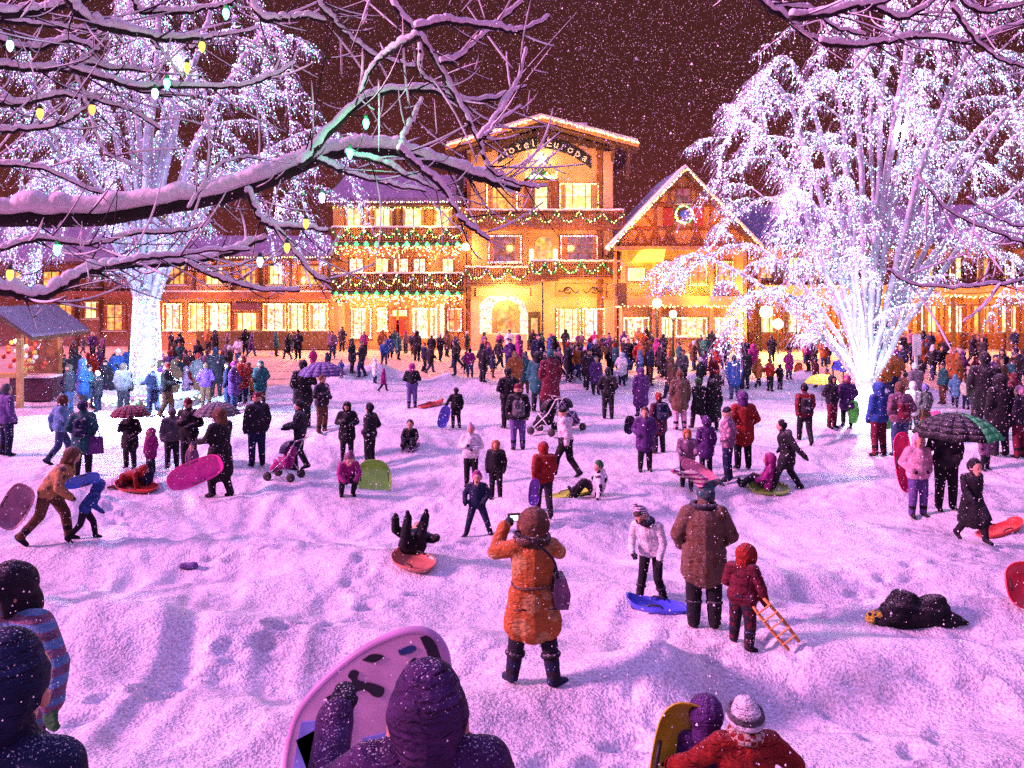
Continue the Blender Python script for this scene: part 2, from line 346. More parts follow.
# ------------------------------------------------------------ lit trees
M_bark = mat('bark', (.30, .26, .26), .9, var=.35, scale=9, bump=.6)
M_twig = mat('frosted_twig', (.36, .34, .42), .8, var=.35, scale=3)
M_tsnow = snow_mat('branch_snow', (.85, .83, .86), .4)
def lit_tree(name, base, limbs, label, trunk_r, fork_h, ntw, nl, seed, droop=1.0, twl=2.4):
    rs = np.random.RandomState(seed)
    root = empty(name, base); tag(root, label, 'tree', 'trees wrapped in fairy lights')
    B = np.zeros(3); tk = MB(); cr_ = MB(); tw = MB(); pts = []; sn = MB()
    P = smooth_poly([(0, 0, -.3), (.03, .0, fork_h*.4), (0, .02, fork_h)], 6)
    tk.tube(P, np.linspace(trunk_r*1.35, trunk_r*.80, len(P))*np.array([1+.15*math.exp(-i) for i in range(len(P))]), 14)
    for i in range(int(nl*.085)):
        z = rs.uniform(0, fork_h); a = rs.uniform(0, 6.28); r = trunk_r*(1.38-.45*z/fork_h)+.015
        pts.append((r*math.cos(a), r*math.sin(a), z))
    tk.ball((0, .02, fork_h), trunk_r*.84, 14, 8, .9)
    paths = []
    for tip in limbs:           # tip: x, y, z of the highest point, and where it droops to
        (tx, ty, tz), (ex, ey, ez), r0 = tip
        P = smooth_poly([(0, 0, fork_h*.75), (tx*.22, ty*.22, fork_h+(tz-fork_h)*.32), (tx*.62, ty*.62, fork_h+(tz-fork_h)*.78), (tx, ty, tz), (tx+(ex-tx)*.6, ty+(ey-ty)*.6, tz+(ez-tz)*.3), (ex, ey, ez)], 7)
        P[2:] += np.cumsum(rs.normal(0, .035, (len(P)-2, 3)), axis=0)
        rr = np.linspace(r0, .018, len(P)); cr_.tube(P, rr, 7)
        sn.tube(P[3:]+np.array([0, 0, .6])*rr[3:, None], rr[3:]*.85, 5)
        paths.append((P, r0))
        for i in range(int(len(P)*14)):
            t = rs.uniform(.04, 1)*(len(P)-1); k = int(t); k = min(k, len(P)-2); q = P[k]+(P[k+1]-P[k])*(t-k)
            pts.append(q+rs.normal(0, rr[k]*.7+.01, 3))
        # side branches
        for i in range(5):
            k = rs.randint(5, len(P)-2); q = P[k]; dirn = P[k+1]-P[k]; dirn /= np.linalg.norm(dirn)
            a = rs.normal(0, 1, 3); a -= dirn*np.dot(a, dirn); a /= np.linalg.norm(a); L_ = rs.uniform(.9, 2.3)
            d0 = dirn*.6+a*.8+np.array([0, 0, .35])
            Q = np.array([q+d0*L_*s+np.array([0, 0, -1])*L_*.75*droop*s*s for s in np.linspace(0, 1, 9)])
            cr_.tube(Q, np.linspace(rr[k]*.55, .010, 9), 5); paths.append((Q, rr[k]*.5))
            sn.tube(Q+np.array([0, 0, .5])*rr[k]*.5, np.linspace(rr[k]*.45, .012, 9), 4)
    wts = np.array([len(p[0]) for p in paths], float); wts /= wts.sum()
    for i in range(ntw):
        P, r0 = paths[rs.choice(len(paths), p=wts)]
        k = rs.randint(len(P)//3, len(P)); q = P[k]
        a = rs.uniform(0, 6.28); out = q[:2]/(np.linalg.norm(q[:2])+.3)
        o2 = np.array([math.cos(a), math.sin(a)])*.6+out*.5; L_ = rs.uniform(.35, 1.0)*twl
        s = np.linspace(0, 1, 6)[:, None]
        Q = q+np.concatenate([o2[None]*s*L_*.42, (.30*s-1.05*droop*s*s)*L_], 1)+rs.normal(0, .02, (6, 3))*s
        Q[:, 2] = np.maximum(Q[:, 2], .5)
        tw.tube(Q, np.linspace(.012, .005, 6), 3, caps=False)
        if len(pts) < nl:
            for j in range(rs.randint(2, 6)):
                t = rs.uniform(0, 4.99); kk = int(t); pts.append(Q[kk]+(Q[kk+1]-Q[kk])*(t-kk)+rs.normal(0, .012, 3))
    tk.build('trunk', M_bark, root, True); cr_.build('limbs', M_twig, root, True)
    tag(tw.build('crown', M_twig, root), kind='stuff')
    sn.build('snow_cover', M_tsnow, root, True)
    return root, np.array(pts), paths

def P2(px, py, d, base): p = PW(px, py, d); return (p.x-base[0], p.y-base[1], p.z-base[2])
# right tree: stands on the snow at about 29 m, many upright stems that arch over and weep
bR = hit(866, 421); dR = bR.y
def tips(base, rows, rs):
    out = []
    for (ax, ay, ex, ey, r0) in rows:
        dy = rs.uniform(-3.2, 3.2); dy2 = dy*1.35
        a = P2(ax, ay, base.y, base); e = P2(ex, ey, base.y, base)
        out.append(((a[0], dy, a[2]), (e[0], dy2, e[2]), r0))
    return out
rs = np.random.RandomState(3)
rows = [(772, 78, 738, 135, .13), (758, 112, 732, 165, .11), (752, 150, 735, 190, .10), (790, 60, 750, 100, .12), (800, 190, 725, 250, .10), (770, 245, 690, 292, .10),
        (830, 30, 800, 90, .12), (868, 12, 850, 70, .12), (893, 20, 900, 60, .14), (912, 25, 930, 90, .13), (945, 30, 985, 95, .12), (985, 60, 1035, 150, .12),
        (1020, 100, 1060, 200, .12), (1050, 150, 1090, 260, .11), (975, 150, 1020, 260, .10), (840, 130, 790, 210, .09), (755, 285, 712, 305, .08), (960, 240, 1030, 310, .10),
        (815, 90, 765, 180, .1), (1060, 60, 1110, 160, .1), (850, 60, 830, 130, .1), (930, 110, 960, 190, .09), (790, 190, 760, 270, .09), (880, 90, 870, 150, .1), (1000, 200, 1060, 300, .09),
        (715, 258, 672, 296, .08), (960, 70, 1000, 130, .1), (830, 180, 800, 260, .08), (905, 150, 925, 230, .08)]
tR, ptsR, pathsR = lit_tree('weeping_tree', bR, tips(bR, rows, rs), 'huge weeping tree glowing with lavender white lights on the right, limbs arching over the snow', .40, 1.1, 12000, 60000, 5, .58, 1.7)
bulbs('fairy_lights', ptsR, .015, [G['white'], G['cyan'], G['pink'], G['violet']], tR, 'stuff', pr=[.44, .24, .14, .18])
for (px, py, dd, e_, c) in [(862, 372, -1.8, 2600, (.8, .85, 1)), (850, 300, -1.6, 900, (.6, .75, 1)), (905, 280, 1.2, 800, (.6, .8, 1)), (800, 190, -1.0, 520, (.85, .55, 1)), (900, 130, -1.6, 560, (.85, .62, 1)),
                          (985, 170, .6, 480, (.8, .6, 1)), (760, 130, .5, 360, (.85, .5, 1)), (720, 260, -.5, 420, (.9, .75, 1)), (850, 60, .6, 380, (.9, .45, .95)), (1010, 270, -.6, 380, (.8, .7, 1))]:
    lamp(PW(px, py, dR+dd), e_*.085, c, .08)
# left tree: one thick trunk wrapped in lights, crown behind the snowy boughs
bL = hit(146, 402); dL = bL.y
rs = np.random.RandomState(8)
rows = [(40, 20, -10, 120, .16), (90, -40, 60, 60, .16), (140, -60, 130, 40, .17), (200, -40, 230, 60, .16), (250, 0, 290, 110, .15), (285, 60, 318, 190, .13), (10, 80, -50, 220, .14),
        (235, 90, 290, 240, .12), (60, 120, 10, 260, .12), (180, 60, 215, 170, .12), (110, 60, 90, 180, .12), (265, 150, 322, 262, .11), (20, 170, -30, 290, .11), (150, 120, 180, 230, .1),
        (215, 175, 262, 275, .1), (80, 185, 45, 280, .1), (160, 20, 165, 130, .12), (300, 110, 340, 210, .1), (-40, 60, -90, 190, .12), (120, 150, 110, 250, .1)]
tL, ptsL, pathsL = lit_tree('broad_tree', bL, tips(bL, rows, rs), 'tall tree on the left with a thick trunk wrapped in white and green fairy lights', .44, 3.9, 11000, 52000, 9, .6, 1.8)
bulbs('fairy_lights', ptsL, .015, [G['white'], G['cyan'], G['pink'], G['violet'], G['green']], tL, 'stuff', pr=[.22, .22, .20, .28, .08])
for (px, py, dd, e_, c) in [(170, 372, -3.0, 8500, (.42, .62, 1)), (110, 350, -4.5, 9500, (.42, .62, 1)), (120, 200, -1.6, 560, (.7, .65, 1)), (60, 110, .6, 520, (.75, .6, 1)), (170, 60, -1.0, 560, (.7, .7, 1)), (240, 110, 1.0, 460, (.8, .55, 1)),
                          (20, 220, -1, 360, (.8, .6, 1)), (270, 210, -1.0, 360, (.85, .55, 1)), (90, 20, 1, 360, (.75, .6, 1))]:
    lamp(PW(px, py, dL+dd), e_*.085, c, .08)
# low snowed ring round the left trunk with lights on it
rt = empty('planter_ring', bL); tag(rt, 'round low snow covered planter around the light wrapped trunk on the left', 'planter')
mb = MB(); mb.lathe([(1.55, -.4), (1.95, -.4), (1.95, .28), (1.90, .30), (1.60, .30), (1.55, .28)], n=36); mb.build('wall', mat('planter_stone', (.28, .25, .24), .9, bump=.5), rt)
mb = MB(); mb.lathe([(.3, .2), (.9, .34), (1.5, .40), (1.85, .42), (2.02, .34), (2.0, .24)], n=36); mb.build('snow_cap', M_tsnow, rt, True)
a = nrs.uniform(0, 6.28, 420); bulbs('light_string', np.stack([2.0*np.cos(a), 2.0*np.sin(a), nrs.uniform(.12, .42, 420)], 1), .02, [G['white'], G['green'], G['cyan'], G['warm']], rt, 'stuff')

# ------------------------------------------------------------ snowy boughs close to the camera
M_dark = mat('wet_bark', (.022, .014, .014), .8, var=.4, scale=20, bump=.7, bscale=60)
M_bsnow = snow_mat('bough_snow', (.92, .91, .93), .25, .02)
def bough(rows, d0, tree, seed, sprout=.5, trunk=None):
    """rows: [(px, py, width px, (d))...]; wood with a ridge of snow lying on it"""
    rs = np.random.RandomState(seed); wood = MB(); snow = MB(); polys = []
    for row in rows:
        d = row[0]; w0, w1 = row[1]; pts = row[2]; sn = row[3] if len(row) > 3 else 1.0
        Pt = smooth_poly([PW(px, py, d+i*.05) for i, (px, py) in enumerate(pts)], 6)
        Pt[1:-1] += rs.normal(0, .004, (len(Pt)-2, 3))
        n = len(Pt); s = d/F; r = np.linspace(w0, w1, n)*s*.5*.62
        wood.tube(Pt, r, 9)
        # snow ridge, uneven in height
        t = np.linspace(0, 1, n); hgt = (1.0+.22*np.sin(np.arange(n)*.45+rs.uniform(0, 6))+.13*rs.normal(0, 1, n)).clip(.35, 1.9)*sn
        # finer sampling for lumps
        Pf = smooth_poly(np.column_stack([Pt, r, hgt]), 3); nn = len(Pf)
        lum = 1+.08*np.sin(np.arange(nn)*.5+rs.uniform(0, 6))+.05*rs.normal(0, 1, nn)
        rr = (Pf[:, 3]*1.05+.005)*lum.clip(.6, 1.5); up = Pf[:, 3]*.62+rr*Pf[:, 4]*.7
        C_ = Pf[:, :3]+np.stack([0*up, 0*up, up], 1)
        rr = rr*(.75+.45*Pf[:, 4]*.6); rr[0] *= .6; rr[-1] *= .5
        snow.tube(C_, rr, 9)
        polys.append((Pt, r, d))
        # twigs that sprout from it
        L_ = np.linalg.norm(np.diff(Pt, axis=0), axis=1).sum()
        for i in range(int(L_*sprout*7)):
            k = rs.randint(1, n-1); q = Pt[k]; T_ = Pt[k+1]-Pt[k]; T_ /= np.linalg.norm(T_)+1e-9
            a = rs.normal(0, 1, 3); a[1] *= .6; a -= T_*np.dot(a, T_); a /= np.linalg.norm(a); ln = rs.uniform(.12, .55)
            c2 = rs.normal(0, .22, 3)
            Q = np.array([q+(T_*.8+a*.75)*ln*u+c2*ln*u*u+np.array([0, 0, .18])*ln*u*u for u in np.linspace(0, 1, 8)])
            wood.tube(Q, np.linspace(min(r[k]*.5, .006), .0017, 8), 5)
            if rs.rand() < .8:
                m = rs.uniform(.0035, .0075); snow.tube(Q[1:]+np.array([0, 0, m*.8]), np.array([.5, 1, 1.1, .9, 1, .8, .4])*m, 6)
            if rs.rand() < .35:
                k2 = 4; Q2 = np.array([Q[k2]+(T_*.3-a*.6)*ln*.6*u+np.array([0, 0, .1])*ln*u*u for u in np.linspace(0, 1, 6)])
                wood.tube(Q2, np.linspace(.003, .0014, 6), 4); snow.tube(Q2[1:]+np.array([0, 0, .003]), np.array([.8, 1, 1, .8, .4])*.0042, 5)
    if trunk: trunk(wood, snow)
    wood.build('limbs', M_dark, tree, True); snow.build('snow_cover', M_bsnow, tree, True)
    return polys

A = [
 (5.0, (30, 9), [(-330, 250), (-160, 240), (-40, 222), (0, 220), (100, 220), (190, 204), (250, 190), (310, 163), (345, 153), (400, 155), (440, 165), (480, 180), (520, 190)], 1.8),
 (5.0, (12, 4), [(300, 168), (321, 142), (360, 104), (386, 93), (430, 92), (456, 100), (490, 100), (526, 87)]),
 (4.8, (10, 3), [(350, -90), (391, 0), (415, 31), (435, 62), (459, 104), (477, 138), (490, 169), (508, 180), (532, 187), (547, 186)], .8),
 (4.8, (9, 3), [(415, 31), (440, 24), (456, 24), (495, 29), (516, 32), (534, 26), (549, 17)], 1.4),
 (4.8, (8, 3), [(418, 36), (399, 49), (383, 57), (370, 73), (361, 94)], 1.6),
 (5.2, (6, 3), [(295, -60), (316, 0), (334, 21), (352, 39), (373, 55), (391, 61), (415, 68)], 1.4),
 (4.9, (5, 3), [(420, 45), (422, 75), (440, 88), (456, 101)], 1.2),
 (4.9, (6, 3), [(440, 64), (456, 60), (477, 42), (498, 23), (524, 0), (545, -40)], 1.6),
 (4.9, (6, 3), [(478, 142), (493, 122), (508, 101), (519, 78), (526, 49)], 1.2),
 (4.9, (4, 2), [(485, 138), (500, 122), (521, 107)], 1.2),
 (5.0, (6, 3), [(402, 150), (404, 138), (412, 122), (422, 99)], 1.7),
 (4.9, (9, 3), [(398, 150), (422, 170), (443, 190), (460, 218), (477, 233), (490, 240)], 1.3),
 (5.0, (6, 3), [(345, 155), (379, 162), (404, 175), (432, 188), (446, 193)], 1.5),
 (5.1, (6, 3), [(318, 160), (340, 171), (366, 179), (394, 186), (426, 192)], 1.4),
 (4.6, (16, 6), [(-300, 320), (-140, 300), (-40, 291), (0, 292), (35, 298), (60, 290), (83, 275), (110, 268), (150, 266), (186, 263), (232, 253), (266, 238)], 1.6),
 (4.7, (6, 3), [(108, 268), (140, 260), (180, 256), (212, 251), (250, 250)], 1.3),
 (5.0, (9, 4), [(247, 192), (259, 217), (272, 227), (300, 228), (328, 231)], 1.2),
 (4.9, (5, 3), [(186, 263), (210, 275), (232, 283), (266, 291), (300, 291)], 1.6),
 (5.1, (5, 3), [(272, 226), (300, 260), (316, 278), (330, 283)], 1.6),
 (4.6, (13, 8), [(-330, 60), (-100, 28), (-20, 18), (0, 16), (33, 13), (66, 5), (90, -5), (130, -50)], 1.3),
 (4.8, (10, 4), [(-160, 20), (-20, 21), (33, 25), (83, 30), (96, 31)]),
 (4.7, (13, 6), [(40, -70), (68, 0), (86, 20), (110, 30), (143, 35), (166, 40), (200, 39)], 1.6),
 (5.0, (7, 4), [(115, -60), (133, 0), (143, 12), (186, 13), (216, 7), (233, 3)], 1.5),
 (4.8, (10, 4), [(-160, 60), (-20, 66), (7, 68), (40, 70), (73, 70), (83, 65), (126, 70), (150, 72)], 1.4),
 (4.9, (9, 3), [(70, 70), (106, 80), (140, 91), (172, 97)], 1.3),
 (4.9, (7, 3), [(106, 80), (140, 88), (166, 87), (232, 87), (266, 80), (296, 63)], 1.4),
 (5.1, (5, 2), [(190, 50), (206, 39), (232, 35), (259, 28)], 1.4),
 (4.7, (8, 4), [(-140, 138), (-20, 132), (27, 130), (60, 125), (83, 110)], 1.3),
 (5.0, (4, 2), [(76, 76), (90, 113), (103, 150), (133, 167), (143, 170)], .6),
 (5.1, (7, 4), [(240, -30), (259, 16), (282, 20), (300, 18), (326, 22)], 1.8),
 (4.9, (8, 3), [(-20, 100), (20, 105), (55, 96), (90, 100), (130, 112), (160, 130)], 1.3),
 (5.2, (6, 3), [(-40, 170), (10, 165), (50, 172), (90, 190), (120, 200)], 1.2),
 (5.2, (4, 2), [(150, 40), (165, 55), (178, 75)], .8), (5.0, (4, 2), [(188, 210), (215, 170), (240, 158), (262, 160)], .8),
 (4.9, (10, 5), [(-330, -10), (-60, -10), (0, 40), (30, 50), (70, 42), (100, 52)], 1.5),
 (5.0, (6, 3), [(0, 250), (40, 240), (90, 245), (130, 235), (180, 232), (215, 222)], 1.3),
]
def trunkA(wood, snow):
    base = ground(-5.8, 1.3)
    P = smooth_poly([(-5.8, 1.3, base-.2), (-5.75, 1.35, base+1.6), (-5.65, 1.5, 4.2), (-5.6, 1.6, 5.4), (-5.7, 1.7, 7.2)], 6); wood.tube(P, np.linspace(.24, .13, len(P)), 12)
    for z0, z1 in ((4.6, 4.95), (5.0, 5.9), (4.4, 4.58), (5.4, 6.3)):
        wood.tube(smooth_poly([(-5.65, 1.5, z0-.5), (-5.3, 3.4, z0*.6+z1*.4), (-4.9, 4.9, z1)], 5), .07, 8)
    P = smooth_poly([(-5.6, 1.6, 5.6), (-5.0, 4.4, 6.5), (-3, 4.9, 6.95), (-1.2, 4.85, 7.0), (.3, 4.9, 6.75)], 6); wood.tube(P, np.linspace(.1, .03, len(P)), 8); snow.tube(P+np.array([0, 0, .07]), .05, 8)
treeA = empty('bare_tree', (0, 0, 0)); tag(treeA, 'bare tree reaching in from the left with dark boughs under thick snow', 'tree')
polA = bough(A, 5, treeA, 21, 1.35, trunkA)
B = [
 (5.5, (10, 4), [(735, -60), (760, 0), (782, 16), (804, 35), (820, 41)], 1.3), (5.5, (9, 3), [(790, 18), (827, 16), (858, 6), (890, 0), (930, -40)], 1.6), (5.6, (8, 3), [(858, 8), (877, 9), (903, 19), (934, 0), (960, -40)], 1.6),
 (5.6, (7, 3), [(820, 44), (852, 47), (877, 44), (921, 38), (969, 43), (1000, 32), (1080, 5)], 1.6), (5.5, (6, 3), [(935, -40), (960, 0), (985, 13), (1016, 6), (1080, -10)], 1.6), (5.7, (4, 2), [(903, 19), (890, 35), (871, 50), (852, 73)], .8),
 (5.2, (3, 5), [(917, 174), (950, 212), (985, 228), (1030, 245), (1110, 262)], .5), (5.2, (2.5, 4), [(967, 198), (991, 215), (1030, 228), (1110, 240)], .5),
 (5.3, (3, 5), [(888, 270), (915, 285), (960, 287), (1001, 284), (1030, 278), (1110, 262)], .6), (5.3, (3.5, 2), [(1001, 284), (985, 304), (963, 323)], .5),
 (5.6, (6, 3), [(770, 8), (800, 8), (815, 14), (840, 30), (865, 36)], 1.5), (5.6, (7, 3), [(940, -40), (955, 10), (975, 40), (1000, 60), (1030, 70)], 1.2)]
def trunkB(wood, snow):
    base = ground(4.6, 6)
    P = smooth_poly([(4.7, 6, base-.2), (4.6, 5.8, 3), (4.5, 5.6, 5.2), (4.3, 5.6, 7)], 6); wood.tube(P, np.linspace(.2, .1, len(P)), 12)
    P = smooth_poly([(4.45, 5.6, 5.6), (3.6, 5.6, 6.6), (2.4, 5.6, 6.95), (1.4, 5.5, 7.0)], 6); wood.tube(P, np.linspace(.08, .03, len(P)), 8); snow.tube(P+np.array([0, 0, .05]), .04, 8)
    for z in (4.75, 4.95): wood.tube(smooth_poly([(4.5, 5.6, z+.2), (4.0, 5.4, z+.1), (3.63, 5.25, z-.1)], 4), .02, 6)
treeB = empty('bare_tree', (0, 0, 0)); tag(treeB, 'bare tree reaching in from the upper right with thin pink lit snowy twigs', 'tree')
polB = bough(B, 5.5, treeB, 33, 1.2, trunkB)

# coloured bulbs on the near boughs
def big_bulb(px, py, d, c, label, power=0):
    r = empty('light_bulb', PW(px, py, d)); tag(r, label, 'light bulb', 'coloured bulbs on the snowy boughs')
    mb = MB(); mb.lathe([(.003, -.042), (.012, -.030), (.018, -.012), (.0175, .004), (.011, .018)], n=12); mb.build('glass', G2[c], r, True)
    mb = MB(); mb.lathe([(.012, .014), (.013, .032), (.008, .040), (.002, .046)], n=10); mb.build('socket', M_sock, r)
    if power: lamp(PW(px, py-3, d-.06), power, {'green': (.05, 1, .35), 'white': (.5, .8, 1)}.get(c, (1, .6, .1)), .02)
M_sock = mat('bulb_socket', (.02, .05, .03), .5)
G2 = {'green': glow('glass_green', (.12, 1, .55), 3.0), 'yellow': glow('glass_yellow', (1, .55, .06), 1.6), 'white': glow('glass_white', (.6, .9, 1), 2.2), 'orange': glow('glass_orange', (1, .3, .05), 1.6), 'pink': glow('glass_pink', (1, .5, .8), 1.5)}
for q in [(226, 12, 4.6, 'green', 'bright green bulb hanging under the topmost snowy twig', .8), (202, 45, 4.8, 'yellow', 'yellow bulb right of the light wrapped crown, higher of two yellow ones'), (187, 66, 4.8, 'yellow', 'small yellow bulb just below and left of the other yellow bulb'),
          (167, 82, 4.8, 'green', 'pale green bulb at the end of a snowy twig', .4), (155, 92, 4.8, 'white', 'white bulb beside the pale green bulb'), (92, 108, 4.8, 'orange', 'orange bulb on a twig above the thick bough'), (40, 112, 4.7, 'yellow', 'amber bulb at the far left between twigs'),
          (366, 122, 4.9, 'green', 'glowing green bulb that tints the snow on the bough', 1.0), (350, 152, 4.9, 'green', 'green bulb half buried in snow on the bough', .8), (322, 196, 5, 'white', 'blue white bulb below the thick bough', .4), (57, 248, 4.5, 'green', 'small green bulb above the lower left bough', .3),
          (287, 246, 5, 'yellow', 'yellow bulb low among twigs right of the lower bough'), (260, 260, 4.9, 'white', 'pale blue bulb low beside the yellow bulb'), (306, 222, 5, 'yellow', 'amber bulb on the short side branch'), (10, 44, 4.6, 'white', 'white bulb at the upper left corner', .4), (10, 273, 4.5, 'yellow', 'yellow bulb at the left end of the lower bough')]:
    big_bulb(*q)
def cord(pts, label):
    o = empty('festoon_cable', PW(*pts[0])); tag(o, label, 'cord'); P = [PW(px, py-5, d)-o.location for px, py, d in pts]; Q = []
    for a, b in zip(P, P[1:]):
        n = 8; Q += [a+(b-a)*t/n+Vector((0, .02, -.09*4*(t/n)*(1-t/n))) for t in range(n)]
    mb = MB(); mb.tube(smooth_poly([tuple(p) for p in Q+[P[-1]]], 2), .0028, 5); mb.build('wire', M_sock, o, True)
cord([(-60, 30, 4.6), (10, 44, 4.6), (40, 112, 4.7), (92, 108, 4.8), (155, 92, 4.8), (167, 82, 4.8), (187, 66, 4.8), (202, 45, 4.8), (226, 12, 4.6), (260, -50, 4.6)], 'thin dark cord sagging between the coloured bulbs at upper left')
cord([(-60, 262, 4.5), (10, 273, 4.5), (57, 248, 4.5), (150, 262, 4.7), (260, 260, 4.9), (287, 246, 5), (306, 222, 5), (322, 196, 5), (350, 152, 4.9), (366, 122, 4.9)], 'thin dark cord linking the bulbs under the thick bough')

# ------------------------------------------------------------ falling snow
def flakes(n):
    y = 2.2+58*nrs.rand(n)**1.1; x = nrs.uniform(-.72, .72, n)*y; z = nrs.uniform(0, 1, n)
    z = .1+z*(CZ+.36*y); keep = z > np.maximum(T(x, y), 0)+.05
    x, y, z = x[keep], y[keep], z[keep]; n = len(x)
    r = (.0020+.00023*y*nrs.uniform(.4, 1.3, n))*np.exp(nrs.normal(0, .28, n))
    O = np.array([[1, 0, -.6], [-.5, .87, -.6], [-.5, -.87, -.6], [0, 0, 1.]])
    ang = nrs.uniform(0, 6.28, n); c, s = np.cos(ang), np.sin(ang)
    V = np.stack([x[:, None]+r[:, None]*(O[:, 0]*c[:, None]-O[:, 1]*s[:, None]), y[:, None]+r[:, None]*(O[:, 0]*s[:, None]+O[:, 1]*c[:, None]), z[:, None]+r[:, None]*O[:, 2]], -1).reshape(-1, 3)
    T0 = np.array([[0, 2, 1], [0, 1, 3], [1, 2, 3], [2, 0, 3]]); Fc = (T0[None]+(np.arange(n)*4)[:, None, None]).reshape(-1, 3)
    me = bpy.data.meshes.new('falling_snow'); me.from_pydata(V.tolist(), [], Fc.tolist()); me.materials.append(mat('snowflake', (.85, .85, .88), .6, var=0))
    o = bpy.data.objects.new('falling_snow', me); COL.objects.link(o); tag(o, kind='stuff')
flakes(110000)
# ------------------------------------------------------------ buildings across the street
M_stucco = mat('stucco', (.54, .25, .13), .9, var=.4, scale=.55, bump=.25, bscale=12)
M_stucco2 = mat('pale_stucco', (.62, .36, .25), .9, var=.15, scale=1.5, bump=.25, bscale=12)
M_wood = mat('dark_wood', (.10, .045, .03), .8, var=.4, scale=4, bump=.4)
M_wood2 = mat('red_brown_wood', (.24, .08, .04), .8, var=.35, scale=4, bump=.4)
M_wood3 = mat('orange_wood', (.48, .22, .09), .8, var=.3, scale=3, bump=.4)
M_plaster = mat('orange_plaster', (.54, .27, .13), .9, var=.4, scale=.6, bump=.2)
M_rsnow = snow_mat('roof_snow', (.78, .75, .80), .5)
M_dimsnow = snow_mat('shaded_roof_snow', (.22, .17, .27), .8)  # roof snow with the dim, shaded look put into its colour
M_green = mat('fir_garland', (.03, .09, .035), .9, var=.5, scale=8, bump=.6)
M_red = mat('red_cloth', (.45, .03, .03), .8)
M_white = mat('white_paint', (.75, .72, .70), .6)
M_black = mat('black_iron', (.02, .02, .02), .5)
M_stone = mat('stone_step', (.34, .28, .25), .9, bump=.4)
M_roof = mat('dark_shingles', (.07, .045, .05), .9, var=.4, bump=.5)
W_hot = lit_window('lit_room_bright', (1, .86, .42), (.95, .42, .08), 1.5)
W_mid = lit_window('lit_room_amber', (1, .55, .15), (.65, .18, .04), .9)
W_shop = lit_window('lit_shop_window', (1, .95, .62), (.6, .14, .04), 1.5, 1.8)
W_dark = lit_window('dim_room_violet', (.35, .10, .22), (.10, .03, .06), .8)
W_green = lit_window('lit_shop_green', (.75, 1, .55), (.8, .25, .06), 1.3, 1.6)

M_curt = mat('curtain_cloth', (.42, .16, .08), .9, var=.4)
class Facade:
    """a front wall facing the square at distance d; photo pixels give its real metres"""
    def __init__(s, d): s.d = d; s.k = F/d
    def X(s, px): return (px-CX)/s.k
    def Z(s, py): return CZ+(HY-py)/s.k
    def box(s, mb, x0, x1, ytop, ybot, f, b):
        """front face stands f metres before the wall plane, back b metres behind it"""
        return mb.box(s.X(x0), s.X(x1), s.d-f, s.d+b, s.Z(ybot), s.Z(ytop))
    def pt(s, px, py, f=0): return (s.X(px), s.d-f, s.Z(py))

def window(fc, parent, x0, x1, y0, y1, m, nx=2, ny=1, lights=None, frame=None, wd=.09, f=0):
    """glazing with its own frame, and a row of bulbs round it where the photo shows one"""
    mb = MB(); X0, X1, Z0, Z1 = fc.X(x0), fc.X(x1), fc.Z(y1), fc.Z(y0); y = fc.d-f
    for a, b, c, e in ((X0-wd, X1+wd, Z1, Z1+wd), (X0-wd, X1+wd, Z0-wd, Z0)): mb.box(a, b, y-.10, y+.02, c, e)
    for a, b in ((X0-wd, X0), (X1, X1+wd)): mb.box(a, b, y-.098, y+.02, Z0, Z1)
    for i in range(1, nx): x = X0+(X1-X0)*i/nx; mb.box(x-.03, x+.03, y-.07, y+.02, Z0, Z1)
    for i in range(1, ny): z = Z0+(Z1-Z0)*i/ny; mb.box(X0, X1, y-.066, y+.02, z-.03, z+.03)
    o = mb.build('window', frame or M_wood2, parent)
    mb = MB(); mb.box(X0, X1, y-.03, y+.01, Z0, Z1); mb.build('pane', m, o)
    if X1-X0 > .95 and Z1-Z0 > 1.2:
        for s_ in (0, 1):
            w_ = (X1-X0)*rnd.uniform(.10, .20); a = X0 if s_ == 0 else X1-w_; mb = MB()
            for q in range(4): mb.box(a+w_*q/4, a+w_*(q+1)/4-.01, y-.050-.012*(q % 2), y-.032, Z0+.02, Z1-.02)
            mb.build('curtain', M_curt, o)
    mb = MB(); mb.box(X0-wd*1.6, X1+wd*1.6, y-.2, y-.101, Z0-wd*1.5, Z0-wd*.6); mb.build('sill', M_rsnow, o)
    if lights:
        pts = []
        per = [(X0, Z0), (X1, Z0), (X1, Z1), (X0, Z1), (X0, Z0)]
        for (a, b), (c, e) in zip(per, per[1:]):
            n = max(2, int(math.hypot(c-a, e-b)/.13))
            pts += [(a+(c-a)*i/n, y-.14, b+(e-b)*i/n) for i in range(n)]
        bulbs('light_string', pts, .035, [G[c] for c in lights], o, 'stuff', .012)
    return o

def string(name, fc_pts, step, rad, cols, parent, jit=.02, wire=True):
    P = np.array(fc_pts, float); seg = np.linalg.norm(np.diff(P, axis=0), axis=1); pts = []
    for i, l in enumerate(seg):
        n = max(1, int(l/step)); pts += [P[i]+(P[i+1]-P[i])*j/n for j in range(n)]
    return bulbs(name, pts, rad, [G[c] for c in cols], parent, 'stuff', jit)

def swag(mb, a, b, drop, n, r=.09):
    """scallops of fir garland between two points; returns bulb positions"""
    out = []; a = np.array(a); b = np.array(b)
    for i in range(n):
        p, q = a+(b-a)*i/n, a+(b-a)*(i+1)/n
        P = np.array([p+(q-p)*t-np.array([0, 0, drop*4*t*(1-t)]) for t in np.linspace(0, 1, 9)])
        mb.tube(P, r*np.array([1, 1.2, .9, 1.15, 1, 1.2, .9, 1.1, 1]), 6)
        for t in np.linspace(0, 1, 16): out.append(p+(q-p)*t-np.array([0, r*1.1, drop*4*t*(1-t)])+nrs.normal(0, .05, 3))
    return out

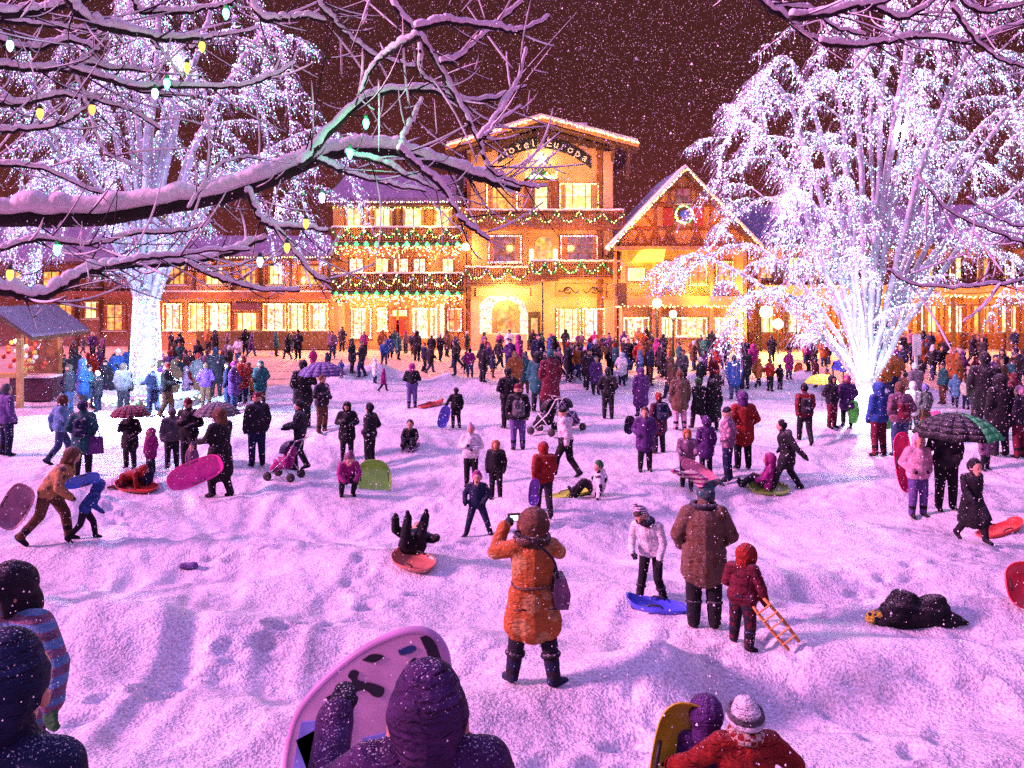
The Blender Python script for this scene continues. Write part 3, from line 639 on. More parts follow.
def balcony(fc, parent, x0, x1, yr, yf, out, m, nsw, cols, fan=True, green_row=False):
    """floor slab, slatted railing, top rail with snow, garland scallops with bulbs"""
    X0, X1, Zr, Zf, y = fc.X(x0), fc.X(x1), fc.Z(yr), fc.Z(yf), fc.d
    mb = MB(); mb.box(X0, X1, y-out, y-.01, Zf-.16, Zf); fl = mb.build('balcony', m, parent)
    mb = MB(); yy = y-out+.03
    mb.box(X0, X1, yy-.05, yy+.05, Zr-.08, Zr); mb.box(X0, X1, yy-.045, yy+.045, Zf+.06, Zf+.14)
    n = int((X1-X0)/.17)
    for i in range(n+1):
        x = X0+(X1-X0)*i/n; mb.box(x-.045, x+.045, yy-.02, yy+.02, Zf+.14, Zr-.08)
    for x in (X0, X1-.06):
        mb.box(x, x+.06, y-out+.08, y-.02, Zr-.075, Zr-.005)
        for j in range(5): q = y-out+.2+j*(out-.3)/5; mb.box(x+.01, x+.05, q, q+.08, Zf, Zr-.08)
    mb.build('railing', m, fl)
    mb = MB(); mb.tube([(X0+(X1-X0)*t, yy, Zr+.045+.02*math.sin(t*40)) for t in np.linspace(0, 1, 40)], .085, 6); mb.build('snow_cap', M_rsnow, fl, True)
    mb = MB(); pts = swag(mb, (X0, yy-.12, Zr-.1), (X1, yy-.12, Zr-.1), (Zr-Zf)*.62, nsw)
    g = mb.build('garland', M_green, fl, True); bulbs('light_string', pts, .036, [G[c] for c in cols], g, 'stuff')
    if green_row:
        mb = MB(); P = [(X0+(X1-X0)*t, yy-.1, Zf-.16) for t in np.linspace(0, 1, 60)]; mb.tube(P, .12, 6)
        g = mb.build('garland', M_green, fl, True)
        pts = [(p[0], p[1]-.15, p[2]+.02) for p in P]; k = int((X1-X0)/.72)
        bulbs('light_string', [(X0+(X1-X0)*(i+.5)/k, yy-.26, Zf-.18) for i in range(k)], .17, [G['green']], g, 'stuff')
        hang = [(X0+(X1-X0)*nrs.rand(), yy-.15-nrs.rand()*.05, Zf-.25-abs(nrs.normal(0, .45))) for i in range(int((X1-X0)*34))]
        bulbs('icicle_lights', hang, .032, [G['green'], G['warm'], G['pink'], G['gold'], G['white']], g, 'stuff', pr=[.28, .28, .1, .24, .1])
    return fl

# --- hotel with the low gable
H = Facade(62.0)
hotel = empty('hotel', (H.X(541), 62, 0)); tag(hotel, 'tall orange gabled hotel with lit garlanded balconies in the middle of the far side', 'hotel')
def W(o):            # parts are modelled in world metres; keep them there under their parent
    for c in list(o.children): c.location = c.location-o.location
ap = (541, 122)
def roofz(px): return 122+abs(px-541)*(.30 if px < 541 else .27)
mb = MB()
poly = [(H.X(467), 0), (H.X(467), H.Z(roofz(467)+6)), (H.X(541), H.Z(129)), (H.X(613), H.Z(roofz(613)+6)), (H.X(613), 0)]
mb.prism(poly, 62, 76); mb.build('wall', mat('cream_stucco', (.60, .36, .20), .9, var=.35, scale=.6, bump=.25, bscale=12), hotel)
mb = MB()
for a, b in ((447, 541), (541, 636)):
    mb.prism([(H.X(a), H.Z(roofz(a)-1)), (H.X(b), H.Z(roofz(b)-1)), (H.X(b), H.Z(roofz(b)+5)), (H.X(a), H.Z(roofz(a)+5))] if True else [], 60.5, 77)
rf = mb.build('roof', M_wood, hotel)
mb = MB(); mb.tube([(H.X(p), 60.45, H.Z(roofz(p)+1)) for p in (447, 494, 540.5, 588, 636)], .16, 6); mb.build('fascia', M_wood3, rf)
mb = MB()
for a, b in ((448, 541), (541, 635)):
    mb.prism([(H.X(a), H.Z(roofz(a)-1)), (H.X(b), H.Z(roofz(b)-1)), (H.X(b), H.Z(roofz(b)-5)), (H.X(a), H.Z(roofz(a)-4.5))], 60.55, 76.9)
mb.build('snow_cover', M_rsnow, rf)
string('light_string', [(H.X(p), 60.22, H.Z(roofz(p)-.5)) for p in (447, 494, 541, 588, 636)], .115, .05, ['gold', 'warm', 'gold'], rf, .03)
mb = MB(); H.box(mb, 578, 590, 116, 134, -4, 5.2); ch = mb.build('chimney', M_stone, rf)
mb = MB(); H.box(mb, 576, 592, 112.5, 116, -3.8, 5.4); mb.build('snow_cap', M_rsnow, ch)
# dark soffit brackets, corner posts, ridge beam end
mb = MB()
for p in (452, 612, 627): mb.beam(H.pt(p if p > 540 else 467, 178 if p != 612 else 165, .1), H.pt(p, roofz(p)+6, 1.2), .22, .22)
mb.box(H.X(538.5), H.X(543.5), 60.6, 62, H.Z(147), H.Z(128)); mb.build('bracket', M_wood, hotel)
for x0, x1 in ((597, 602), (467, 471)):
    mb = MB(); H.box(mb, x0, x1, 150 if x0 > 500 else 155, 350, .14, 0); mb.build('corner_post', M_wood2, hotel)
mb = MB(); H.box(mb, 603, 612, 152, 214, .35, .0); mb.build('pilaster', M_stucco2, hotel)
# band under the eaves
for lo_, hi_ in ((0, 14), (16, 30)):
    mb = MB()
    for i in range(lo_, hi_):
        a = 474+i*4.5; H.box(mb, a, a+4.52, roofz(a)+7, roofz(a)+13+(i % 2), .12+.004*(i % 2), 0)
    mb.build('eaves_boards', M_wood, hotel)
# arched sign board with the two words
def arc(px): return 143+((px-541)/46.0)**2*17
for a0, a1 in ((498, 537), (544, 591)):
    n = 14; mb = MB()
    for i in range(n):
        p, q = a0+(a1-a0)*i/n, a0+(a1-a0)*(i+1)/n
        mb.prism([(H.X(p), H.Z(arc(p)+5.6)), (H.X(q), H.Z(arc(q)+5.6)), (H.X(q), H.Z(arc(q)-5.6)), (H.X(p), H.Z(arc(p)-5.6))], 61.85, 61.99)
    sb = mb.build('sign_board', M_black, hotel)
M_letter = mat('sign_letters', (.85, .75, .8), .5, var=0)
def text(s, loc, size, mat_, parent, rot=0, ext=.02, name='lettering'):
    c = bpy.data.curves.new(name, 'FONT'); c.body = s; c.size = size; c.extrude = ext; c.align_x = 'CENTER'; c.align_y = 'CENTER'; c.offset = .012*size
    o = bpy.data.objects.new(name, c); me = bpy.data.meshes.new_from_object(o); bpy.data.objects.remove(o); me.materials.clear(); me.materials.append(mat_)
    o = bpy.data.objects.new(name, me); COL.objects.link(o); o.rotation_euler = (R(90), 0, 0)
    if rot: o.rotation_euler = (R(90), -rot, 0)
    o.location = loc; 
    if parent: o.parent = parent
    return o
for word, a0, a1 in (('Hotel', 504, 533), ('Europa', 549, 585)):
    mm = MB()
    for i, chh in enumerate(word):
        px = a0+(a1-a0)*i/(len(word)-1); sl = math.atan(2*(px-541)/46**2*17)
        o = text(chh, (0, 0, 0), .80, M_letter, None); me = o.data
        c_, s_ = math.cos(-sl), math.sin(-sl)
        vs_ = [(v.co.x*c_-v.co.y*s_, v.co.x*s_+v.co.y*c_, v.co.z) for v in me.vertices]
        mm.add([(H.X(px)+a, 61.82-b2, H.Z(arc(px))+b) for a, b, b2 in vs_], [tuple(p.vertices) for p in me.polygons])
        bpy.data.objects.remove(o)
    mm.build('lettering', M_letter, sb)
# windows, top floor
window(H, hotel, 487, 517, 185, 210, W_mid, 3, 2, ['warm', 'gold'])
cw = window(H, hotel, 535, 547, 184, 210, W_hot, 1, 2, None)
for a in (524, 551): mb = MB(); H.box(mb, a, a+7, 180, 212, .18, 0); mb.build('shutter', M_wood2, hotel)
window(H, hotel, 560, 598, 184, 210, W_hot, 3, 2, ['warm', 'gold'])
mb = MB(); mb.prism([(H.X(524), H.Z(180)), (H.X(558), H.Z(180)), (H.X(541), H.Z(168))], 61.7, 61.98); pd = mb.build('pediment', M_green, hotel)
pts = [(H.X(526)+nrs.rand()*(H.X(557)-H.X(526)), 61.62, H.Z(179)+abs(nrs.normal(0, .2))) for i in range(150)]
bulbs('light_string', pts, .04, [G['green'], G['warm'], G['gold']], pd, 'stuff')
st = MB()
for k in range(5):
    a = math.pi/2+k*2*math.pi/5; b = a+math.pi/5; c = a-math.pi/5; q = lambda r, t: (H.X(541)+r*math.cos(t), H.Z(160)+r*math.sin(t))
    st.prism([q(0, 0), q(.17, c), q(.52, a), q(.17, b)], 61.5, 61.62)
st.build('star', glow('star_light', (1, .95, .85), 6, True), hotel)
# second floor
window(H, hotel, 489, 521, 236, 262, W_dark, 4, 3, ['warm', 'white', 'pink'])
window(H, hotel, 561, 597, 236, 262, W_dark, 4, 3, ['warm', 'white', 'pink'])
mb = MB(); H.box(mb, 529, 557, 228, 281, .5, 0); nb = mb.build('bay', M_plaster, hotel)
def arch(fc, x0, x1, ytop, ybot, f, t, mb):
    xc = (x0+x1)/2; r = (x1-x0)/2; pts = [(x0, ybot)]+[(xc-r*math.cos(a), ytop+r*.9-r*.9*math.sin(a)) for a in np.linspace(0, math.pi, 15)]+[(x1, ybot)]
    mb.prism([(fc.X(a), fc.Z(b)) for a, b in pts][::-1], fc.d-f-t, fc.d-f)
mb = MB(); arch(H, 535, 551, 237, 263, .505, .06, mb); ad_ = mb.build('door', W_mid, nb)
mb = MB(); 
for a in (531, 555): H.box(mb, a-1.6, a+1.6, 250, 264, .62, -.505)
mb.build('lantern', G['warm'], nb)
balcony(H, hotel, 466, 622, 212, 228, 1.3, M_wood2, 7, ['gold', 'warm', 'red', 'gold'])
balcony(H, hotel, 466, 529, 268, 284, 1.3, M_wood2, 3, ['gold', 'warm', 'pink'])
balcony(H, hotel, 558, 622, 262, 277, 1.3, M_wood2, 3, ['gold', 'warm', 'green'])
balcony(H, hotel, 529.5, 557.5, 262, 279, 1.9, M_wood2, 2, ['gold', 'green', 'warm'])
# ground floor
mb = MB(); H.box(mb, 476, 530, 288, 296, .12, 0); mb.build('lintel', M_stucco2, hotel)
mb = MB(); arch(H, 476, 528, 293, 340, .02, .06, mb); aw = mb.build('shop_arch', W_shop, hotel)
mb = MB(); arch(H, 492, 520, 300, 333, .09, .12, mb); mb.build('inner_arch', M_plaster, aw)
mb = MB(); arch(H, 497, 515, 305, 333, .215, .05, mb); mb.build('pane', W_mid, aw)
mb = MB(); H.box(mb, 474, 527, 334, 350, .3, 0); mb.build('plinth', M_stucco2, aw)
mb = MB(); H.box(mb, 528.5, 540, 312, 350, .12, 0); dd_ = mb.build('door', M_wood, hotel)
mb = MB(); H.box(mb, 531, 537.5, 318, 334, .16, -.121); mb.build('pane', W_mid, dd_)
window(H, hotel, 557, 580, 309, 340, W_green, 3, 1, ['green', 'warm']); window(H, hotel, 583, 604, 309, 340, W_shop, 2, 1, ['warm', 'gold'])
mb = MB(); H.box(mb, 556, 606, 283.5, 297, .10, 0); pb = mb.build('painted_panel', M_plaster, hotel)
mb = MB()
for sgn in (-1, 1):
    P = [(H.X(581+sgn*(2+t*20)), 61.84, H.Z(290+3.2*math.sin(t*9)*(1-t*.4))) for t in np.linspace(0, 1, 24)]; mb.tube(P, .045, 5)
    P = [(H.X(581+sgn*(14+4*t*math.cos(t*9))), 61.84, H.Z(290+4*t*math.sin(t*9))) for t in np.linspace(0, 1, 20)]; mb.tube(P, .035, 5)
mb.build('scrollwork', M_wood, pb)
for a in (471, 604): mb = MB(); H.box(mb, a, a+9, 300, 350, .45, 0); mb.build('pilaster', M_stucco2, hotel)
mb = MB(); mb.ball(H.pt(467, 248, 1.6), .27, 12, 8); ln = mb.build('lantern', glow('lantern_glass', (1, .8, .4), 5, True), hotel, True)
mb = MB(); mb.box(H.X(467)-.03, H.X(467)+.03, 60.3, 62, H.Z(243), H.Z(242)); mb.build('bracket', M_black, ln)
W(hotel)
fp = empty('flagpole', (H.X(541), 58.6, 0)); tag(fp, 'slim dark pole standing before the hotel door', 'pole')
mb = MB(); mb.lathe([(.10, 0), (.06, .3), (.045, 4.6), (.03, 5.0)], n=8); mb.build('pole', M_black, fp); mb = MB(); mb.ball((0, 0, 5.05), .1); mb.build('finial', M_wood3, fp)

# --- long balcony building left of the hotel
Lb = Facade(63.0)
lod = empty('balcony_house', (Lb.X(400), 63, 0)); tag(lod, 'low roofed house with two long green lit balconies left of the gabled hotel', 'building')
mb = MB(); Lb.box(mb, 333, 466, 203, 352, 0, 11); mb.build('wall', M_stucco, lod)
mb = MB(); y0 = 63
xa, xb = Lb.X(330), Lb.X(464); ze = Lb.Z(204); zr = Lb.Z(204)+2.5
mb.add([(xa, y0-1.7, ze), (xb, y0-1.7, ze), (xb, y0+5.5, zr), (xa, y0+5.5, zr), (xb, y0+12, ze), (xa, y0+12, ze), (xa, y0-1.7, ze-.25), (xb, y0-1.7, ze-.25), (xb, y0+12, ze-.25), (xa, y0+12, ze-.25)],
       [(0, 1, 2, 3), (3, 2, 4, 5), (6, 7, 1, 0), (9, 6, 0, 3, 5), (7, 8, 4, 2, 1), (6, 9, 8, 7)]); rf = mb.build('roof', M_wood, lod)
mb = MB(); mb.add([(xa+.1, y0-1.65, ze+.04), (xb-.1, y0-1.65, ze+.04), (xb-.1, y0+5.5, zr+.05), (xa+.1, y0+5.5, zr+.05), (xa+.1, y0-1.6, ze+.30), (xb-.1, y0-1.6, ze+.30), (xb-.1, y0+5.5, zr+.35), (xa+.1, y0+5.5, zr+.35), (xa+.1, y0+12, ze+.04), (xb-.1, y0+12, ze+.04)],
       [(0, 1, 5, 4), (4, 5, 6, 7), (1, 2, 6, 5), (0, 4, 7, 3), (7, 6, 9, 8)]); mb.build('snow_cover', M_dimsnow, rf)
string('light_string', [(xa, y0-1.75, ze-.02), (xb, y0-1.75, ze-.02)], .16, .035, ['white', 'pink', 'warm'], rf)
mb = MB(); Lb.box(mb, 457, 464, 176, 200, 1.0, .5); mb.build('chimney', M_black, rf)
for x0, x1 in ((346, 362), (374, 393), (403, 424), (434, 452)): window(Lb, lod, x0, x1, 209, 226, W_hot, 2, 1)
mb = MB()
for a in (367, 398, 429, 456): Lb.box(mb, a-1.3, a+1.3, 206, 349, .16, 0)
mb.build('post', M_wood3, lod)
string('light_string', [(xa+.3, 62.6, Lb.Z(208)), (xb-.2, 62.6, Lb.Z(208))], .06, .034, ['gold', 'warm', 'green'], lod, .1)
balcony(Lb, lod, 336, 464, 229, 243, 1.5, M_wood2, 8, ['green', 'gold', 'warm'], green_row=True)
for x0, x1 in ((350, 363), (376, 388), (394, 408), (414, 425), (443, 453)): window(Lb, lod, x0, x1, 259, 272, W_hot if x0 in (376, 443) else W_shop, 2, 1)
balcony(Lb, lod, 336, 464, 274, 291, 1.5, M_wood, 8, ['gold', 'pink', 'warm'], green_row=True)
window(Lb, lod, 352, 371, 309, 337, W_shop, 2, 2, ['warm']); window(Lb, lod, 378, 387, 308, 330, W_green, 1, 2, ['green', 'warm']); window(Lb, lod, 414, 436, 309, 337, W_shop, 2, 1, ['white', 'warm'], frame=M_white)
window(Lb, lod, 448, 461, 309, 330, W_mid, 2, 2, ['pink', 'warm'])
mb = MB(); Lb.box(mb, 391, 409, 308, 340, .1, 0); dr = mb.build('door', M_wood2, lod)
mb = MB(); Lb.box(mb, 396, 404, 320, 336, .16, -.101); mb.build('poster', M_red, dr); mb = MB(); Lb.box(mb, 393, 407, 310, 316, .14, -.101); mb.build('pane', W_hot, dr)
mb = MB(); Lb.box(mb, 385, 415, 339.5, 343, 1.0, 0); Lb.box(mb, 384, 416, 343, 346.5, 1.5, 0); Lb.box(mb, 383, 417, 346.5, 352, 2.0, 0); mb.build('steps', M_stone, lod)
mb = MB(); Lb.box(mb, 417, 444, 338, 352, .5, 0); mb.build('plinth', M_wood3, lod)
mb = MB(); Lb.box(mb, 441, 445, 304, 352, .9, -.5); mb.build('column', M_white, lod); mb = MB(); Lb.box(mb, 334, 345, 302, 350, .45, 0); mb.build('pilaster', M_stucco2, lod)
W(lod)

# --- lower shop row further left
Sb = Facade(62.0)
shp = empty('shop_row', (Sb.X(250), 62, 0)); tag(shp, 'two storey timber shop building with a bright window band behind the left tree', 'shop')
mb = MB(); Sb.box(mb, 150, 333, 258, 350, 0, 9); mb.build('wall', M_stucco, shp)
def simple_roof(fc, parent, x0, x1, ye, rise, over=1.2, depth=9):
    xa, xb, ze = fc.X(x0), fc.X(x1), fc.Z(ye); y = fc.d
    mb = MB(); mb.add([(xa, y-over, ze), (xb, y-over, ze), (xb, y+depth*.55, ze+rise), (xa, y+depth*.55, ze+rise), (xb, y+depth, ze), (xa, y+depth, ze), (xa, y-over, ze-.22), (xb, y-over, ze-.22), (xb, y+depth, ze-.22), (xa, y+depth, ze-.22)],
       [(0, 1, 2, 3), (3, 2, 4, 5), (6, 7, 1, 0), (9, 6, 0, 3, 5), (7, 8, 4, 2, 1), (6, 9, 8, 7)]); rf = mb.build('roof', M_wood, parent)
    mb = MB(); mb.add([(xa+.1, y-over+.02, ze+.03), (xb-.1, y-over+.02, ze+.03), (xa+.1, y-over+.08, ze+.3), (xb-.1, y-over+.08, ze+.3), (xb-.1, y+depth*.55, ze+rise+.32), (xa+.1, y+depth*.55, ze+rise+.32), (xb-.1, y+depth, ze+.1), (xa+.1, y+depth, ze+.1)],
       [(0, 1, 3, 2), (2, 3, 4, 5), (5, 4, 6, 7), (0, 2, 5, 7), (1, 6, 4, 3)]); mb.build('snow_cover', M_dimsnow, rf); return rf
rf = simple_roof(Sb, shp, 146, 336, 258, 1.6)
string('light_string', [(Sb.X(146), 60.75, Sb.Z(258)), (Sb.X(336), 60.75, Sb.Z(258))], .2, .035, ['warm', 'gold'], rf)
mb = MB(); Sb.box(mb, 150, 333, 292, 299, .9, 0); bd = mb.build('canopy', M_wood2, shp)
mb = MB(); Sb.box(mb, 150, 333, 290.5, 292, .85, 0); mb.build('snow_cap', M_rsnow, bd)
for x0, x1, m in ((168, 186, W_mid), (205, 226, W_hot), (240, 258, W_mid), (268, 284, W_hot), (298, 322, W_mid)): window(Sb, shp, x0, x1, 266, 284, m, 3, 2)
for a in (160, 195, 232, 262, 291, 329): mb = MB(); Sb.box(mb, a-1.2, a+1.2, 258, 291, .13, 0); mb.build('timber', M_wood, shp)
for a, b in ((160, 195), (232, 262)): mb = MB(); mb.beam(Sb.pt(a, 289, .07), Sb.pt(b, 262, .07), .16, .12); mb.build('brace', M_wood, shp)
for x0, x1, m in ((164, 182, W_shop), (190, 204, W_hot), (208, 230, W_shop), (264, 286, W_shop), (289, 306, W_green), (310, 328, W_shop)): window(Sb, shp, x0, x1, 304, 330, m, 2, 1, ['warm', 'gold'])
mb = MB(); Sb.box(mb, 233, 261, 303, 310, .3, 0); mb.build('sign_board', mat('violet_sign', (.18, .06, .16), .6), shp); window(Sb, shp, 234, 260, 313, 330, W_hot, 3, 1)
mb = MB(); Sb.box(mb, 198, 333, 331, 349, .35, 0); mb.build('plinth', M_wood, shp)
W(shp)
# --- dim building at the far left
Db = Facade(66.0)
dim = empty('timber_house', (Db.X(30), 66, 0)); tag(dim, 'dim timber house at the far left edge with small amber windows', 'building')
mb = MB(); Db.box(mb, -180, 148, 262, 348, 0, 9); mb.build('wall', mat('brown_stucco', (.34, .17, .13), .9, bump=.2), dim)
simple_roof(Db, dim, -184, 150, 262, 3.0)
for x0, x1, y0_, y1_, m in ((8, 22, 272, 286, W_mid), (44, 60, 272, 286, W_mid), (84, 100, 270, 286, W_dark), (116, 130, 272, 286, W_dark), (58, 74, 305, 325, W_mid), (84, 99, 302, 318, W_hot), (104, 126, 305, 330, W_mid), (-60, -40, 304, 326, W_mid)): window(Db, dim, x0, x1, y0_, y1_, m, 2, 2)
mb = MB(); Db.box(mb, -180, 148, 291, 297, 1.0, 0); mb.build('canopy', M_wood2, dim)
for a in (-20, 36, 78, 102, 140): mb = MB(); Db.box(mb, a-1.5, a+1.5, 262, 348, .15, 0); mb.build('timber', M_wood, dim)
W(dim)

# --- half timbered gable right of the hotel
Gb = Facade(60.0)
gab = empty('half_timbered_house', (Gb.X(683), 60, 0)); tag(gab, 'half timbered house with a steep light edged gable and round crest, right of the hotel', 'building')
gx = 683; gr = lambda px: 170+abs(px-gx)*1.04
mb = MB(); mb.prism([(Gb.X(622), 0), (Gb.X(622), Gb.Z(gr(622)+3)), (Gb.X(683), Gb.Z(174)), (Gb.X(744), Gb.Z(gr(744)+3)), (Gb.X(744), 0)], 60, 70); mb.build('wall', M_plaster, gab)
mb = MB()
for a, b in ((606, 683), (683, 760)): mb.prism([(Gb.X(a), Gb.Z(gr(a))), (Gb.X(b), Gb.Z(gr(b))), (Gb.X(b), Gb.Z(gr(b)+5)), (Gb.X(a), Gb.Z(gr(a)+5))], 58.9, 71)
rf = mb.build('roof', M_wood, gab)
mb = MB()
for a, b in ((607, 683), (683, 759)): mb.prism([(Gb.X(a), Gb.Z(gr(a)-.2)), (Gb.X(b), Gb.Z(gr(b)-.2)), (Gb.X(b), Gb.Z(gr(b)-4)), (Gb.X(a), Gb.Z(gr(a)-3.2))], 58.95, 70.9)
mb.build('snow_cover', M_rsnow, rf)
string('light_string', [(Gb.X(p), 58.75, Gb.Z(gr(p)+1)) for p in (606, 683, 760)], .11, .045, ['gold', 'warm', 'gold', 'white'], rf, .03)
mb = MB(); f1 = .12
for py in (205, 228, 245): 
    hw = min(60, (py-173)/1.04); mb.beam(Gb.pt(gx-hw, py, f1/2), Gb.pt(gx+hw, py, f1/2), .24, f1)
for px in (655, 669, 697, 711): mb.beam(Gb.pt(px, gr(px)+5 if px in (655, 711) else 186, .075), Gb.pt(px, 245, .075), .2, .11)
for c in (641, 655, 669, 697, 711, 726):
    for s in (-1, 1): mb.beam(Gb.pt(c, 229, .05), Gb.pt(c+s*6.5, 244, .05), .16, .09)
for s in (-1, 1):
    mb.beam(Gb.pt(gx+s*27, 205, .05), Gb.pt(gx+s*14, 188, .05), .16, .09); mb.beam(Gb.pt(gx+s*29, 227, .05), Gb.pt(gx+s*40, 213, .05), .16, .09)
    mb.beam(Gb.pt(gx+s*4, 184, .05), Gb.pt(gx+s*13, 192, .05), .14, .09)
mb.build('timber', M_wood2, gab)
window(Gb, gab, 676, 690, 189, 203, W_dark, 2, 2, None)
M_rs = mat('red_shutter', (.35, .04, .04), .7)
for a in (663, 693): mb = MB(); Gb.box(mb, a, a+10, 208, 226, .2, 0); mb.build('shutter', M_rs, gab)
Mx = Matrix.Rotation(R(90), 4, 'X')
mb = MB(); mb.lathe([(.62, 0), (.62, .1), (.3, .14)], (Gb.X(gx), 59.75, Gb.Z(215)), 24, M=Mx); crst = mb.build('crest', M_wood, gab)
mb = MB(); mb.lathe([(.28, 0), (.3, .1), (.1, .14)], (Gb.X(gx), 59.6, Gb.Z(215)), 16, M=Mx); mb.build('emblem', mat('blue_emblem', (.04, .08, .4), .5, emis=(.05, .1, .6), es=.3), crst)
a = np.linspace(0, 2*np.pi, 44, endpoint=False); bulbs('light_string', np.stack([Gb.X(gx)+.58*np.cos(a), np.full(44, 59.55), Gb.Z(215)+.58*np.sin(a)], 1), .055, [G['gold'], G['warm'], G['green']], crst, 'stuff', .03)
mb = MB(); Gb.box(mb, 612, 744, 247, 251, 1.6, 0); mb.build('canopy', M_wood3, gab)
mb = MB(); mb.prism([(Gb.X(631), Gb.Z(262)), (Gb.X(658), Gb.Z(262)), (Gb.X(660), Gb.Z(250.8)), (Gb.X(640), Gb.Z(250.8))], 57.9, 59.9); mb.build('awning', glow('awning_lit', (.75, .95, .05), 1.3), gab)
mb = MB(); Gb.box(mb, 628, 644, 268, 281, .35, 0); mb.build('sign_board', mat('pale_sign', (.75, .68, .6), .6, var=.35, scale=3), gab)
mb = MB(); Gb.box(mb, 616, 625, 283, 306, 1.0, -.6); mb.build('banner', M_wood, gab)
for x0, x1, m in ((624, 648, W_shop), (662, 672, W_hot), (676, 706, W_green), (712, 738, W_shop)): window(Gb, gab, x0, x1, 318, 336, m, 3, 1, ['warm', 'gold'], frame=M_wood3)
for x0, x1 in ((662, 676), (690, 706), (716, 732)): window(Gb, gab, x0, x1, 262, 284, W_mid, 2, 2, ['gold'])
mb = MB()
for a in (614, 652, 658, 672, 709, 742): Gb.box(mb, a-1.4, a+1.4, 252, 352, .9, -.6)
mb.build('post', M_wood3, gab)
mb = MB(); Gb.box(mb, 614, 744, 296, 306, .95, 0); cn = mb.build('canopy', M_plaster, gab)
string('light_string', [(Gb.X(614), 58.95, Gb.Z(306)), (Gb.X(744), 58.95, Gb.Z(306))], .1, .035, ['gold', 'warm', 'red'], cn, .05)
W(gab)

# --- arcade on the right, behind the lit tree
Rb = Facade(63.0)
arcd = empty('arcade_building', (Rb.X(900), 63, 0)); tag(arcd, 'long low shop arcade with glowing windows and timber posts behind the right tree', 'building')
mb = MB(); Rb.box(mb, 748, 1180, 246, 350, 0, 10); mb.build('wall', M_plaster, arcd)
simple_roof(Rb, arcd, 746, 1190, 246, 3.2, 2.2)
mb = MB()
for a in range(752, 1180, 27): Rb.box(mb, a-1.6, a+1.6, 247, 350, 1.9, -1.6)
mb.build('post', M_wood, arcd)
mb = MB(); Rb.box(mb, 748, 1180, 285, 296, 1.95, 0); cn = mb.build('canopy', M_wood3, arcd)
string('light_string', [(Rb.X(748), 61, Rb.Z(296)), (Rb.X(1180), 61, Rb.Z(296))], .12, .04, ['gold', 'warm'], cn, .06)
for i, a in enumerate(range(756, 1170, 27)):
    window(Rb, arcd, a, a+20, 306, 332, (W_hot, W_shop, W_mid)[i % 3], 3, 1); window(Rb, arcd, a+3, a+17, 258, 278, (W_mid, W_hot)[i % 2], 2, 2)
mb = MB(); Rb.box(mb, 748, 1180, 333, 350, .3, 0); mb.build('plinth', M_wood2, arcd)
W(arcd)

# lamps seen glowing on the fronts
for px, py, d, p, c in [(541, 158, 60.6, 90, (1, .8, .5)), (500, 175, 58.5, 260, (1, .42, .14)), (585, 175, 58.5, 260, (1, .42, .14)), (467, 248, 60.2, 140, (1, .6, .2)), (510, 245, 58.5, 220, (1, .4, .12)), (575, 245, 58.5, 220, (1, .4, .12)),
                        (505, 292, 59, 330, (1, .75, .4)), (580, 300, 58.5, 330, (1, .55, .2)), (355, 220, 60.5, 150, (1, .75, .25)), (430, 220, 60.5, 150, (1, .75, .25)), (360, 262, 60.5, 160, (1, .5, .2)), (430, 262, 60.5, 160, (1, .5, .2)),
                        (365, 315, 59.8, 330, (1, .5, .2)), (430, 315, 59.8, 330, (1, .5, .2)), (210, 280, 59, 130, (1, .5, .2)), (290, 280, 59, 160, (1, .5, .2)), (190, 320, 58, 300, (1, .55, .25)), (300, 320, 58, 330, (1, .55, .25)),
                        (645, 220, 57, 200, (1, .42, .12)), (720, 220, 57, 160, (1, .42, .12)), (640, 275, 57.4, 300, (1, .42, .06)), (700, 290, 57.4, 330, (1, .45, .08)), (765, 310, 58, 900, (1, .72, .15)), (780, 322, 57, 700, (1, .72, .2)),
                        (840, 315, 58, 500, (1, .5, .1)), (930, 315, 58, 600, (1, .65, .15)), (1010, 315, 58, 500, (1, .5, .12)), (60, 300, 60, 90, (1, .4, .15)), (110, 315, 60, 90, (1, .5, .2))]:
    lamp(PW(px, py, min(d+1.0, 61.2)), p*(1.15 if py > 285 else .85), (c[0], c[1]*(1.12 if 470 < px < 600 else .82), c[2]*.6), .2)
mb = MB()
hl = empty('flood_lamp', PW(766, 312, 59.5)); tag(hl, 'blazing yellow flood lamp glowing through the right tree branches', 'lamp')
mb.ball((0, 0, 0), .42, 14, 8); mb.build('lamp_glass', glow('flood_yellow', (1, .85, .35), 9, True), hl, True); mb = MB(); mb.tube([(0, .2, 0), (0, 1.2, .1)], .05); mb.tube([(0, 1.2, .1), (0, 1.2, -3.1)], .06); mb.build('post', M_black, hl)
hl = empty('flood_lamp', PW(778, 324, 58.5)); tag(hl, 'second white yellow flood lamp just below and right of the blazing one', 'lamp')
mb = MB(); mb.ball((0, 0, 0), .34, 14, 8); mb.build('lamp_glass', glow('flood_white', (1, .9, .55), 9, True), hl, True); mb = MB(); mb.tube([(0, 0, -.2), (0, 0, -2.1)], .05); mb.build('post', M_black, hl)

